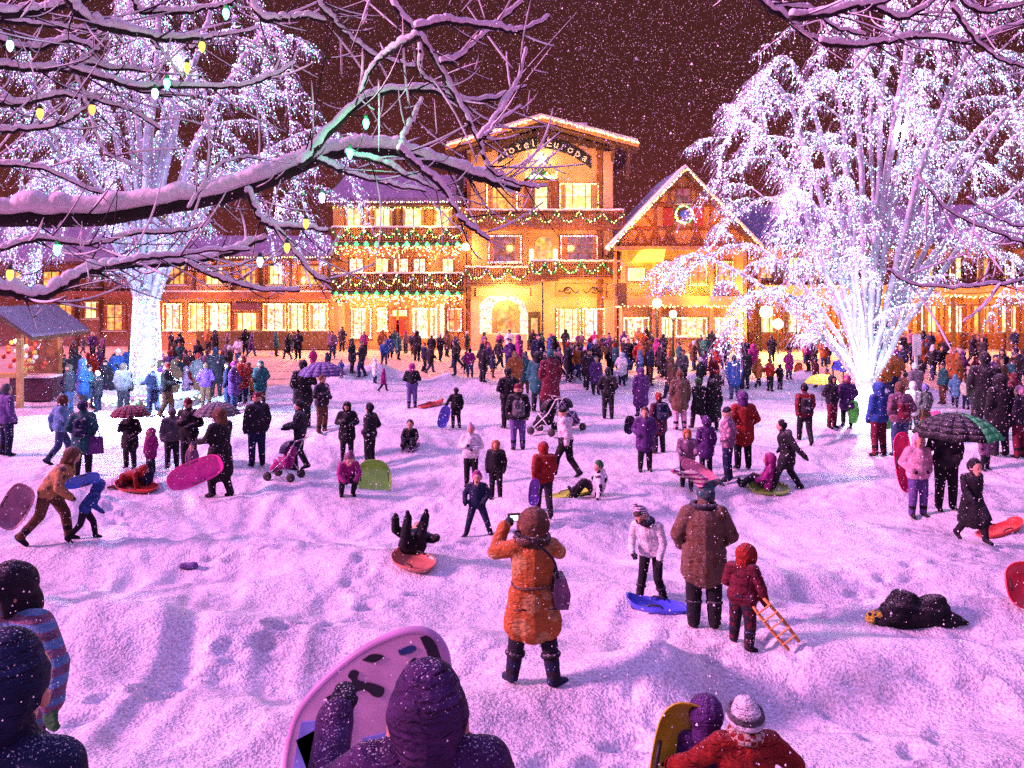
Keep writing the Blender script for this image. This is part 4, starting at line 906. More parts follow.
# --- street lamps and signs
def street_lamp(px, py, d, r, label, p, c=(1, .72, .25)):
    q = PW(px, py, d); o = empty('street_lamp', (q.x, q.y, 0)); tag(o, label, 'street lamp')
    mb = MB(); mb.lathe([(.17, 0), (.16, .35), (.08, .5), (.055, q.z-.5), (.12, q.z-.35), (.14, q.z-r)], n=10); mb.build('post', M_black, o)
    mb = MB(); mb.ball((0, 0, q.z), r, 14, 10); mb.build('globe', glow('lamp_globe', c, 7, True), o, True)
    mb = MB(); mb.lathe([(r*.5, q.z+r*.85), (r*.3, q.z+r*1.15), (.03, q.z+r*1.4)], n=10); mb.build('cap', M_black, o)
    lamp((q.x, q.y-.5, q.z), p, c, .2)
street_lamp(657, 303, 50, .27, 'street lamp with a yellow globe standing between the crowd and the gabled house', 500)
street_lamp(673, 314, 56, .24, 'smaller white globe street lamp right of the yellow one', 200, (1, .85, .6))
s = hit(916, 392); o = empty('sign_post', (s.x, s.y, 0)); tag(o, 'pale rectangular notice on a white post right of the glowing tree trunk', 'sign')
k = F/s.y; zt = CZ+(HY-335)/k
mb = MB(); mb.box(-.05, .05, -.05, .05, -.2, zt); mb.build('post', M_white, o); mb = MB(); mb.box(-.16, .16, -.1, -.052, zt-.8, zt+.02); mb.build('panel', M_white, o)
# blue canopy left of the right trunk
s = hit(852, 400); o = empty('canopy_tent', (s.x, s.y, s.z)); tag(o, 'small blue canopy on poles just left of the glowing tree trunk', 'canopy')
k = F/s.y; h = (400-364)/k; wd = 14/k
mb = MB()
for sx in (-1, 1):
    for sy in (-.5, .5): mb.tube([(sx*wd, sy, 0), (sx*wd, sy, h)], .03)
mb.build('poles', M_black, o); mb = MB(); mb.prism([(-wd*1.1, h-.25), (wd*1.1, h-.25), (wd*.9, h+.05), (0, h+.18), (-wd*.9, h+.05)], -.6, .6); mb.build('roof', fabric((.05, .08, .5), .4), o)

# --- wooden stall at the left edge
q = hit(20, 408); ky = q.y; kk = F/ky; kz = 0
ksk = empty('market_stall', (q.x, ky, 0)); tag(ksk, 'small wooden market stall with a snowy sloping roof at the left edge', 'stall')
def kx(px): return (px-CX)/kk-q.x
def kzz(py): return CZ+(HY-py)/kk
mb = MB()
for px in (-12, 20):
    for yy in (0, 2.6): mb.box(kx(px)-.09, kx(px)+.09, yy-.09, yy+.09, -.1, kzz(332))
mb.build('post', M_wood3, ksk)
mb = MB(); mb.box(kx(-12), kx(20), 2.5, 2.6, 0, kzz(332)); mb.build('wall', M_wood2, ksk)
mb = MB(); mb.prism([(kx(-40), kzz(322)), (kx(8), kzz(310)), (kx(46), kzz(336)), (kx(46), kzz(339)), (kx(8), kzz(314)), (kx(-40), kzz(326))], -.9, 3.2); rf = mb.build('roof', M_wood, ksk)
mb = MB(); mb.prism([(kx(-40), kzz(321.5)), (kx(8), kzz(309.5)), (kx(46), kzz(335.5)), (kx(45), kzz(333)), (kx(8), kzz(306)), (kx(-40), kzz(318))], -.88, 3.18); mb.build('snow_cover', M_dimsnow, rf)
mb = MB(); mb.box(kx(-12), kx(19), -.05, .5, kzz(378), kzz(374)); mb.build('counter', M_wood3, ksk)
mb = MB()
for i in range(46): mb.ball((kx(-10+nrs.rand()*27), .3+nrs.rand()*2.1, kzz(374-nrs.rand()*34)), .10, 6, 4, mi=nrs.randint(3))
mb.build('hanging_goods', [mat('goods_red', (.5, .08, .05)), mat('goods_gold', (.6, .35, .1)), mat('goods_white', (.7, .6, .6))], ksk, True).__setitem__('kind', 'stuff')
lamp((q.x+kx(4), ky+.6, kzz(338)), 60, (1, .45, .12), .1)
q2 = hit(36, 398); t = empty('sales_table', (q2.x, q2.y, q2.z)); tag(t, 'dark cloth covered table with snow on top beside the wooden stall', 'table')
mb = MB(); mb.box(-.75, .75, -.4, .4, -.05, .78); mb.build('table_cloth', fabric((.10, .04, .07), .2), t); mb = MB(); mb.box(-.78, .78, -.43, .43, .785, .86); mb.build('snow_cap', M_rsnow, t)
# ------------------------------------------------------------ people
SK = mat('skin', (.50, .27, .18), .6, var=.1, scale=10); M_hair = mat('hair', (.05, .03, .02), .8, var=.4, scale=30, bump=.5); M_eye = mat('eye', (.01, .01, .01), .3)
def V3(*a): return np.array(a, float)
BASE = dict(hip=V3(0, 0, .93), hl=V3(-.095, 0, .92), hr=V3(.095, 0, .92), kl=V3(-.115, .02, .50), kr=V3(.115, .02, .50), al=V3(-.125, -.02, .09), ar=V3(.125, -.02, .09), tl=V3(-.145, .13, .045), tr=V3(.145, .13, .045),
            ch=V3(0, 0, 1.30), sl=V3(-.19, -.01, 1.42), sr=V3(.19, -.01, 1.42), el=V3(-.27, -.03, 1.15), er=V3(.27, -.03, 1.15), wl=V3(-.26, .07, .92), wr=V3(.26, .07, .92), fl=V3(-.255, .10, .83), fr=V3(.255, .10, .83),
            nk=V3(0, .0, 1.47), hd=V3(0, .02, 1.62), look=V3(0, 1, 0))
def pose(**k):
    J = {a: b.copy() for a, b in BASE.items()}
    for a, b in k.items(): J[a] = V3(*b)
    return J
def shift(J, names, dv):
    for n in names: J[n] = J[n]+V3(*dv)
    return J
UP = ['ch', 'sl', 'sr', 'el', 'er', 'wl', 'wr', 'fl', 'fr', 'nk', 'hd']
PO = {}
PO['stand'] = pose()
PO['pockets'] = pose(el=(-.30, -.10, 1.16), er=(.30, -.10, 1.16), wl=(-.19, .10, 1.02), wr=(.19, .10, 1.02), fl=(-.13, .13, .99), fr=(.13, .13, .99), look=(.25, 1, -.1))
PO['walk'] = pose(kl=(-.10, .20, .53), al=(-.10, .27, .12), tl=(-.11, .42, .09), kr=(.10, -.06, .49), ar=(.10, -.34, .14), tr=(.11, -.21, .04), el=(-.26, -.16, 1.17), wl=(-.24, -.14, .93), fl=(-.24, -.13, .84), er=(.26, .08, 1.16), wr=(.24, .25, 1.0), fr=(.23, .31, .94), ch=(0, .04, 1.30), nk=(0, .06, 1.47), hd=(0, .09, 1.62))
PO['lean'] = pose(kl=(-.10, .24, .52), al=(-.12, .30, .10), tl=(-.13, .44, .05), kr=(.10, -.10, .52), ar=(.10, -.42, .16), tr=(.11, -.30, .05), ch=(0, .24, 1.22), sl=(-.19, .28, 1.30), sr=(.19, .28, 1.30), el=(-.28, .20, 1.04), wl=(-.30, .14, .80), fl=(-.31, .15, .71), er=(.27, .25, 1.02), wr=(.22, .42, .86), fr=(.20, .48, .80), nk=(0, .32, 1.38), hd=(0, .40, 1.50), look=(0, 1, -.5))
PO['photo'] = pose(kl=(-.16, .02, .50), kr=(.17, .02, .50), al=(-.20, -.02, .09), ar=(.22, -.02, .09), tl=(-.27, .10, .045), tr=(.30, .10, .045), el=(-.33, .10, 1.37), wl=(-.20, .22, 1.58), fl=(-.12, .26, 1.63), er=(.31, .14, 1.33), wr=(.16, .24, 1.54), fr=(.09, .27, 1.60))
PO['umbrella'] = pose(er=(.30, .04, 1.18), wr=(.18, .20, 1.36), fr=(.14, .23, 1.43), el=(-.27, -.04, 1.16), wl=(-.17, .14, 1.02), fl=(-.10, .17, 1.0))
PO['forward'] = pose(el=(-.25, .08, 1.18), er=(.25, .08, 1.18), wl=(-.22, .33, 1.12), wr=(.22, .33, 1.12), fl=(-.21, .42, 1.10), fr=(.21, .42, 1.10), kl=(-.10, .14, .52), al=(-.10, .10, .09), tl=(-.11, .25, .045), ar=(.11, -.18, .10), tr=(.12, -.04, .045), look=(0, 1, -.3))
PO['carry'] = pose(el=(-.30, -.02, 1.16), wl=(-.12, .22, 1.10), fl=(-.04, .26, 1.10), er=(.30, -.02, 1.16), wr=(.12, .22, 1.20), fr=(.04, .26, 1.22), look=(.2, 1, -.4))
PO['side'] = pose(el=(-.34, -.01, 1.18), wl=(-.44, .05, .98), fl=(-.47, .07, .90), kl=(-.13, .05, .5), ar=(.15, -.06, .09), tr=(.19, .09, .045), look=(-.5, 1, -.2))
PO['pull'] = pose(kl=(-.14, .22, .52), al=(-.18, .34, .12), tl=(-.20, .48, .08), kr=(.12, -.05, .48), ar=(.14, -.30, .10), tr=(.16, -.16, .04), el=(-.32, -.20, 1.14), wl=(-.34, -.40, .95), fl=(-.35, -.46, .88), er=(.27, .05, 1.14), wr=(.24, .2, .98), fr=(.23, .26, .92), ch=(0, .08, 1.28), nk=(0, .11, 1.45), hd=(0, .16, 1.60))
PO['bend'] = pose(ch=(0, .34, 1.10), sl=(-.19, .42, 1.14), sr=(.19, .42, 1.14), el=(-.24, .46, .88), er=(.24, .46, .88), wl=(-.17, .52, .64), wr=(.17, .52, .64), fl=(-.15, .54, .55), fr=(.15, .54, .55), nk=(0, .46, 1.20), hd=(0, .58, 1.25), look=(0, .6, -1), kl=(-.12, .08, .5), kr=(.12, .08, .5), al=(-.14, -.04, .09), ar=(.14, -.04, .09))
PO['astride'] = pose(kl=(-.26, .05, .50), kr=(.20, .03, .50), al=(-.38, -.02, .09), ar=(.30, -.02, .09), tl=(-.46, .09, .045), tr=(.38, .10, .045), el=(-.33, -.02, 1.20), wl=(-.22, .16, 1.05), fl=(-.18, .20, 1.0), er=(.33, -.04, 1.20), wr=(.32, .12, 1.0), fr=(.31, .17, .93))
def low(z, **k): return pose(hip=(0, 0, z), hl=(-.1, 0, z), hr=(.1, 0, z), **k)
PO['sit'] = low(.14, kl=(-.15, .40, .34), kr=(.15, .40, .34), al=(-.14, .72, .09), ar=(.14, .72, .09), tl=(-.16, .80, .22), tr=(.16, .80, .22), ch=(0, -.06, .50), sl=(-.19, -.06, .62), sr=(.19, -.06, .62), el=(-.28, .06, .40), er=(.28, .06, .40), wl=(-.24, .26, .30), wr=(.24, .26, .30), fl=(-.22, .33, .27), fr=(.22, .33, .27), nk=(0, -.05, .67), hd=(0, -.02, .83))
PO['prop'] = low(.14, kl=(-.12, .30, .42), kr=(.14, .36, .36), al=(-.13, .52, .08), ar=(.14, .66, .09), tl=(-.14, .66, .06), tr=(.16, .74, .20), ch=(-.12, -.10, .50), sl=(-.30, -.08, .56), sr=(.07, -.12, .66), el=(-.45, -.10, .33), wl=(-.55, -.08, .13), fl=(-.60, -.06, .05), er=(.20, .05, .46), wr=(.24, .24, .36), fr=(.24, .32, .36), nk=(-.16, -.08, .68), hd=(-.20, -.05, .83), look=(-.6, .8, -.2))
PO['kneel'] = low(.34, kl=(-.15, .34, .10), kr=(.15, .30, .12), al=(-.14, -.08, .10), ar=(.14, -.10, .10), tl=(-.14, -.22, .06), tr=(.14, -.24, .06), ch=(0, .10, .70), sl=(-.19, .14, .82), sr=(.19, .14, .82), el=(-.26, .24, .60), er=(.26, .24, .60), wl=(-.18, .42, .46), wr=(.18, .42, .46), fl=(-.15, .48, .40), fr=(.15, .48, .40), nk=(0, .18, .86), hd=(0, .26, .99), look=(0, 1, -.6))
PO['crouch'] = low(.46, kl=(-.18, .36, .52), kr=(.18, .36, .52), al=(-.15, .02, .09), ar=(.15, .02, .09), tl=(-.18, .16, .045), tr=(.18, .16, .045), ch=(0, .20, .80), sl=(-.19, .26, .90), sr=(.19, .26, .90), el=(-.27, .38, .68), er=(.27, .38, .68), wl=(-.14, .50, .52), wr=(.14, .50, .52), fl=(-.10, .55, .46), fr=(.10, .55, .46), nk=(0, .30, .95), hd=(0, .40, 1.05), look=(0, 1, -.7))
PO['crawl'] = low(.40, kl=(-.13, .16, .08), kr=(.13, .02, .08), al=(-.12, -.24, .08), ar=(.12, -.38, .08), tl=(-.12, -.36, .05), tr=(.12, -.50, .05), ch=(0, .38, .50), sl=(-.18, .46, .52), sr=(.18, .46, .52), el=(-.22, .54, .30), er=(.22, .50, .30), wl=(-.2, .62, .10), wr=(.2, .52, .10), fl=(-.2, .70, .05), fr=(.2, .60, .05), nk=(0, .56, .56), hd=(0, .70, .60), look=(0, 1, -.3))
PO['legsup'] = low(.18, kl=(-.20, .14, .48), kr=(.10, .18, .46), al=(-.28, .06, .80), ar=(.06, .12, .78), tl=(-.30, .14, .92), tr=(.06, .20, .90), ch=(0, -.38, .20), sl=(-.19, -.50, .22), sr=(.19, -.50, .22), el=(-.36, -.34, .22), er=(.38, -.30, .42), wl=(-.46, -.16, .30), wr=(.36, -.16, .66), fl=(-.50, -.09, .34), fr=(.35, -.12, .76), nk=(0, -.58, .24), hd=(0, -.72, .30), look=(0, .3, 1))
PO['lie'] = low(.15, kl=(-.12, -.34, .14), kr=(.14, -.30, .30), al=(-.14, -.72, .09), ar=(.14, -.66, .09), tl=(-.2, -.80, .06), tr=(.2, -.74, .06), ch=(0, .36, .22), sl=(-.18, .46, .24), sr=(.18, .46, .24), el=(-.36, .50, .12), er=(.36, .42, .12), wl=(-.34, .72, .08), wr=(.44, .62, .08), fl=(-.32, .80, .06), fr=(.46, .70, .06), nk=(0, .56, .26), hd=(0, .70, .24), look=(0, .6, -.6))
JW, PA, BO, GL, HT = 1, 2, 3, 4, 5   # slots: 0 skin 1 jacket 2 trousers 3 boots 4 gloves 5 hat 6 hair
def prims(J, bulk=1.0, coat=0, head=1.0, hat='none', fingers=False, hair=0):
    P = []
    def c(a, b, ra, rb, m): P.append((np.array(a, float), np.array(b, float), ra, rb, m))
    b = bulk; lk = J['look']/np.linalg.norm(J['look'])
    for s in 'lr':
        h, k, a, t = J['h'+s], J['k'+s], J['a'+s], J['t'+s]
        c(h, k, .098*b, .072*b, PA); c(k, a+(k-a)*.05, .073*b, .056*b, PA)
        c(a+(k-a)*.42, a, .066*b, .060, BO); c(a-(t-a)*.25, t, .052, .046, BO); c(a, a+(t-a)*.5, .058, .05, BO)
    up = J['ch']-J['hip']; up /= np.linalg.norm(up); side = J['sr']-J['sl']; side /= np.linalg.norm(side)
    fw = np.cross(up, side); 
    c(J['hl']+up*.03, J['hr']+up*.03, .125*b, .125*b, JW if coat >= 0 else PA)
    for s in (-1, 1):
        c(J['hip']+side*s*.055+up*.10, J['ch']+side*s*.075, .120*b, .118*b, JW)
    c(J['hip']+up*.12, J['ch']+up*.02, .14*b, .145*b, JW)
    c(J['sl'], J['sr'], .075*b, .075*b, JW); c(J['ch'], J['nk']-up*.03, .12*b, .075*b, JW); c(J['ch']+side*-.09+up*.05, J['ch']+side*.09+up*.05, .105*b, .105*b, JW)
    c(J['nk']-up*.05, J['nk']+up*.05, .090*b, .084, JW)       # collar
    for s in 'lr':
        S, E, W_, Fg = J['s'+s], J['e'+s], J['w'+s], J['f'+s]
        c(S, E, .074*b, .062*b, JW); c(E, W_, .062*b, .052*b, JW); c(W_+(E-W_)*.16, W_, .056*b, .056*b, JW)
        if not fingers:
            c(W_, Fg, .040, .044, GL); d = (Fg-W_); sd = -side if s == 'l' else side; c(W_+d*.2, W_+d*.8-sd*.055, .020, .018, GL)
        else:
            d = Fg-W_; L_ = np.linalg.norm(d); d /= L_; sd = side-d*np.dot(side, d); sd /= np.linalg.norm(sd); nn = np.cross(d, sd)
            for q in (-1, 0, 1): c(W_+sd*q*.018, W_+d*.085+sd*q*.024, .021, .019, GL)
            for q, ln in ((-1.5, .062), (-.5, .078), (.5, .072), (1.5, .056)):
                p0 = W_+d*.085+sd*q*.022; p1 = p0+d*ln*.55+nn*.008; p2 = p1+d*ln*.40+nn*.022; c(p0, p1, .0125, .012, GL); c(p1, p2, .012, .0105, GL)
            ts = 1 if s == 'l' else -1; p0 = W_+d*.03+sd*ts*.022; p1 = p0+d*.035+sd*ts*.026+nn*.01; c(p0, p1, .016, .0135, GL); c(p1, p1+d*.034+sd*ts*.006+nn*.01, .0135, .011, GL)
    if coat >= 1:      # coat that reaches down the thighs; longer when coat is 2
        t = {1: .45, 2: .95}.get(coat, coat*.5)
        for s in 'lr':
            k = J['h'+s]+(J['k'+s]-J['h'+s])*t; c(J['h'+s], k, .122*b, (.105+.022*coat)*b, JW)
        kc = ((J['kl']-J['hl'])+(J['kr']-J['hr']))/2*t; c(J['hip'], J['hip']+kc, .15*b, (.145+.02*coat)*b, JW)
    hd = J['hd']; u2 = hd-J['nk']; u2 /= np.linalg.norm(u2); r = head
    c(J['nk'], hd-u2*.03, .058, .06, 0)
    rt = np.cross(lk, u2); rt /= np.linalg.norm(rt)+1e-9; u3 = np.cross(rt, lk)
    c(hd+u3*.03*r-lk*.02*r, hd+u3*.03*r+lk*.015*r, .100*r, .095*r, 0 if hat != 'none' else 0)
    c(hd+lk*.03*r, hd-u3*.075*r+lk*.045*r, .075*r, .045*r, 0); c(hd+lk*.105*r, hd+lk*.12*r-u3*.025*r, .012*r, .018*r, 0)
    for q in (-1, 1):
        c(hd+rt*q*.098*r-u3*.005, hd+rt*q*.100*r-u3*.025*r, .018*r, .014*r, 0); c(hd+rt*q*.036*r+lk*.098*r+u3*.012*r, hd+rt*q*.036*r+lk*.102*r+u3*.012*r, .0125*r, .0125*r, 6)
    c(hd+lk*.098*r-u3*.058*r-rt*.018, hd+lk*.098*r-u3*.058*r+rt*.018, .0095*r, .0095*r, 6)
    if hair or hat == 'none':
        c(hd+u3*.045*r-lk*.035*r, hd+u3*.06*r+lk*.01*r, .104*r, .094*r, 6); c(hd-lk*.05*r, hd-lk*.05*r-u3*(.05+.10*hair)*r, .092*r, .075*r, 6)
    H_ = hatprims(J, hat, head)
    return P, H_
def hatprims(J, hat, head):
    H_ = []; r = head; deep = head > 1.1 and abs(head-1.28) > .001; hd = J['hd']; lk = J['look']/np.linalg.norm(J['look']); u2 = hd-J['nk']; u2 /= np.linalg.norm(u2); rt = np.cross(lk, u2); rt /= np.linalg.norm(rt)+1e-9; u3 = np.cross(rt, lk)
    def c(a, b, ra, rb, m=HT): H_.append((np.array(a, float), np.array(b, float), ra*r, rb*r, m))
    if hat in ('beanie', 'pompom', 'ears', 'jester'):
        c(hd+u3*.060*r-lk*.015*r, hd+u3*.085*r-lk*.015*r, .110, .095); c(hd+u3*.035*r-lk*.03*r, hd+u3*.035*r-lk*.028*r, .116, .116)
        if deep: c(hd-u3*.0*r-lk*.05*r, hd-u3*.03*r-lk*.06*r, .095, .085)
        if hat == 'pompom': c(hd+u3*.20*r-lk*.02*r, hd+u3*.21*r-lk*.02*r, .036, .036)
        if hat == 'ears':
            for q in (-1, 1): c(hd+rt*q*.10*r, hd+rt*q*.10*r-u3*.09*r, .038, .03)
        if hat == 'jester':
            for q in (-1, 1): c(hd+u3*.13*r+rt*q*.03, hd+u3*.20*r+rt*q*.12, .06, .035); c(hd+u3*.20*r+rt*q*.12, hd+u3*.16*r+rt*q*.20, .035, .015)
    if hat == 'cap':
        c(hd+u3*.06*r-lk*.01*r, hd+u3*.075*r-lk*.01*r, .108, .10); 
        for q in (-.5, .5): c(hd+u3*.05*r+lk*.09*r+rt*q*.09, hd+u3*.035*r+lk*.17*r+rt*q*.06, .018, .012)
    if hat == 'hood':
        c(hd+u3*.03*r-lk*.045*r, hd+u3*.05*r-lk*.03*r, .128, .122); c(hd-u3*.06*r-lk*.05*r, hd-u3*.11*r-lk*.05*r, .105, .11)
        for a in np.linspace(0, 2*np.pi, 12, endpoint=False):
            p = hd+lk*.045*r+(rt*math.cos(a)*.098+u3*(math.sin(a)*.118-.0))*r; a2 = a+.52; p2 = hd+lk*.045*r+(rt*math.cos(a2)*.098+u3*math.sin(a2)*.118)*r; c(p, p2, .034, .034)
    if hat == 'brim':
        c(hd+u3*.07*r, hd+u3*.105*r, .112, .09)
        for a in np.linspace(0, 2*np.pi, 16, endpoint=False):
            a2 = a+.4; c(hd+(rt*math.cos(a)+lk*math.sin(a))*.155*r+u3*.035*r, hd+(rt*math.cos(a2)+lk*math.sin(a2))*.155*r+u3*.035*r, .017, .017)
            c(hd+(rt*math.cos(a)+lk*math.sin(a))*.105*r+u3*.045*r, hd+(rt*math.cos(a)+lk*math.sin(a))*.155*r+u3*.035*r, .02, .017)
    return H_
def capsule_mesh(P):
    V = []; Fc = []; n = 12; m = 4
    for a, b, ra, rb, _ in P:
        t = b-a; L_ = np.linalg.norm(t); t = t/L_ if L_ > 1e-6 else np.array([0, 0, 1.])
        x = np.array([1, 0, 0.]) if abs(t[0]) < .9 else np.array([0, 1., 0]); x = x-t*np.dot(x, t); x /= np.linalg.norm(x); y = np.cross(t, x)
        rings = [(a-t*ra*math.cos(q), ra*math.sin(q)) for q in np.linspace(.02, math.pi/2, m+1)]+[(b+t*rb*math.sin(q), rb*math.cos(q)) for q in np.linspace(0, math.pi/2-.02, m+1)]
        o = len(V)
        for c_, r in rings:
            for j in range(n):
                q = 2*math.pi*j/n; V.append(c_+r*(x*math.cos(q)+y*math.sin(q)))
        k = len(rings)
        for i in range(k-1):
            for j in range(n): Fc.append((o+i*n+j, o+i*n+(j+1) % n, o+(i+1)*n+(j+1) % n, o+(i+1)*n+j))
        Fc.append(tuple(o+j for j in range(n-1, -1, -1))); Fc.append(tuple(o+(k-1)*n+j for j in range(n)))
    me = bpy.data.meshes.new('tmp'); me.from_pydata([tuple(v) for v in V], [], Fc); return me
SLOTS = [SK, SK, SK, SK, SK, SK, M_hair]
def remeshed(P, vox, name, wrinkle=0, sm=4):
    me = capsule_mesh(P); o = bpy.data.objects.new('tmp', me); COL.objects.link(o)
    md = o.modifiers.new('r', 'REMESH'); md.mode = 'VOXEL'; md.voxel_size = vox; md.use_smooth_shade = True
    ms = o.modifiers.new('s', 'SMOOTH'); ms.factor = .5; ms.iterations = sm
    dg = bpy.context.evaluated_depsgraph_get(); ev = o.evaluated_get(dg); out = bpy.data.meshes.new_from_object(ev)
    bpy.data.objects.remove(o); bpy.data.meshes.remove(me); out.name = name
    n = len(out.polygons); cn = np.empty(n*3, np.float32); out.polygons.foreach_get('center', cn); cn = cn.reshape(-1, 3)
    best = np.full(n, 1e9); idx = np.zeros(n, int)
    for a, b, ra, rb, m in P:
        d = b-a; L2 = max(1e-9, np.dot(d, d)); t = np.clip((cn-a)@d/L2, 0, 1); dist = np.linalg.norm(cn-a-t[:, None]*d, axis=1)-(ra+(rb-ra)*t)
        k = dist < best; best[k] = dist[k]; idx[k] = m
    if wrinkle:
        nv = len(out.vertices); co_ = np.empty(nv*3, np.float32); out.vertices.foreach_get('co', co_); co_ = co_.reshape(-1, 3); no = np.empty(nv*3, np.float32); out.vertices.foreach_get('normal', no); no = no.reshape(-1, 3)
        f = np.sin(co_[:, 2]*46+np.sin(co_[:, 0]*9)*1.6+np.sin(co_[:, 1]*8)*1.5)*.7+np.sin(co_[:, 2]*83+co_[:, 0]*12+np.sin(co_[:, 1]*14)*2)*.3
        vm = np.zeros(nv); 
        lo = np.empty(len(out.loops), np.int32); out.loops.foreach_get('vertex_index', lo); ls = np.empty(n, np.int32); out.polygons.foreach_get('loop_total', ls)
        vm[lo] = np.repeat((idx == JW)*1.0+(idx == PA)*.8, ls)
        co_ = co_+no*(f*vm*wrinkle)[:, None]; out.vertices.foreach_set('co', co_.ravel())
    out.materials.clear()
    for m in SLOTS: out.materials.append(m)
    out.polygons.foreach_set('material_index', idx.tolist()); out.polygons.foreach_set('use_smooth', [True]*n); out.update()
    return out
_pc = {}
def body_mesh(pz, bulk, coat, head, hat, vox, fused, fingers=False, hair=0, wr=0):
    key = (pz if isinstance(pz, str) else id(pz), bulk, coat, head, hat, vox, fused, fingers, hair)
    if key in _pc: return _pc[key]
    J = PO[pz] if isinstance(pz, str) else pz
    P, H_ = prims(J, bulk, coat, head, hat, fingers, hair)
    A_ = remeshed(P+(H_ if fused else []), vox, 'person', wr, 3 if vox < .02 else 2); B_ = None
    if H_ and not fused: B_ = remeshed(H_, vox*.8, 'hat', 0, 3)
    zt = max((max(p[0][2]+p[2], p[1][2]+p[3]) for p in P+H_)); _pc[key] = (A_, B_, zt); return _pc[key]
def setm(o, ms):
    for i, m in ms.items():
        if i < len(o.material_slots): o.material_slots[i].link = 'OBJECT'; o.material_slots[i].material = m
C_ = {'black': (.018, .017, .022), 'dark': (.03, .025, .04), 'navy': (.02, .03, .09), 'blue': (.04, .12, .45), 'lightblue': (.16, .36, .62), 'jeans': (.06, .09, .22), 'red': (.42, .03, .02), 'maroon': (.20, .02, .045), 'magenta': (.50, .03, .28),
      'pink': (.62, .32, .42), 'purple': (.13, .04, .22), 'violetjean': (.18, .11, .38), 'brown': (.17, .08, .045), 'tan': (.62, .33, .12), 'grey': (.16, .15, .17), 'white': (.72, .70, .72), 'orange': (.60, .18, .04), 'teal': (.03, .16, .17),
      'green': (.05, .22, .07), 'lime': (.30, .62, .04), 'yellow': (.70, .50, .05), 'mauve': (.30, .15, .26), 'camo': (.22, .13, .09), 'cream': (.62, .52, .42), 'plum': (.085, .03, .13)}
C_ = {k: tuple(x*(.95 if k in ('white', 'pink', 'cream', 'yellow', 'lime') else .62) for x in v) for k, v in C_.items()}
def fb(c, snow=.5):
    if isinstance(c, tuple) and isinstance(c[0], str): return fabric(C_[c[0]], snow, (c[1], C_[c[2]], c[3]))
    return fabric(C_[c], snow)
def person(loc, rz, pz, hgt, jacket, pants, hatc, label, group=None, hat='beanie', coat=0, bulk=1.0, kid=False, vox=.028, fused=False, boots='black', gloves='dark', fingers=False, hair=0, tilt=0, sink=.0, wr=0, snow=.5, big=0):
    head = big or (1.28 if kid else 1.03); A_, B_, zt = body_mesh(pz, bulk, coat, head, hat, vox, fused, fingers, hair, wr)
    o = bpy.data.objects.new('person', A_); COL.objects.link(o); o.location = (loc[0], loc[1], loc[2]-sink); o.rotation_euler = (tilt, 0, R(rz)); s = hgt/(zt); o.scale = (s, s, s)
    ms = {1: fb(jacket, snow), 2: fb(pants, .3), 3: fb(boots, .3), 4: fb(gloves, .2), 5: fb(hatc, snow), 0: SK, 6: M_hair}
    setm(o, ms); tag(o, label, 'person', group)
    if B_:
        h = bpy.data.objects.new('hood' if hat == 'hood' else 'hat', B_); COL.objects.link(h); h.parent = o; setm(h, ms)
    return o
def hgt_at(loc, hpx): return hpx*loc[1]/F
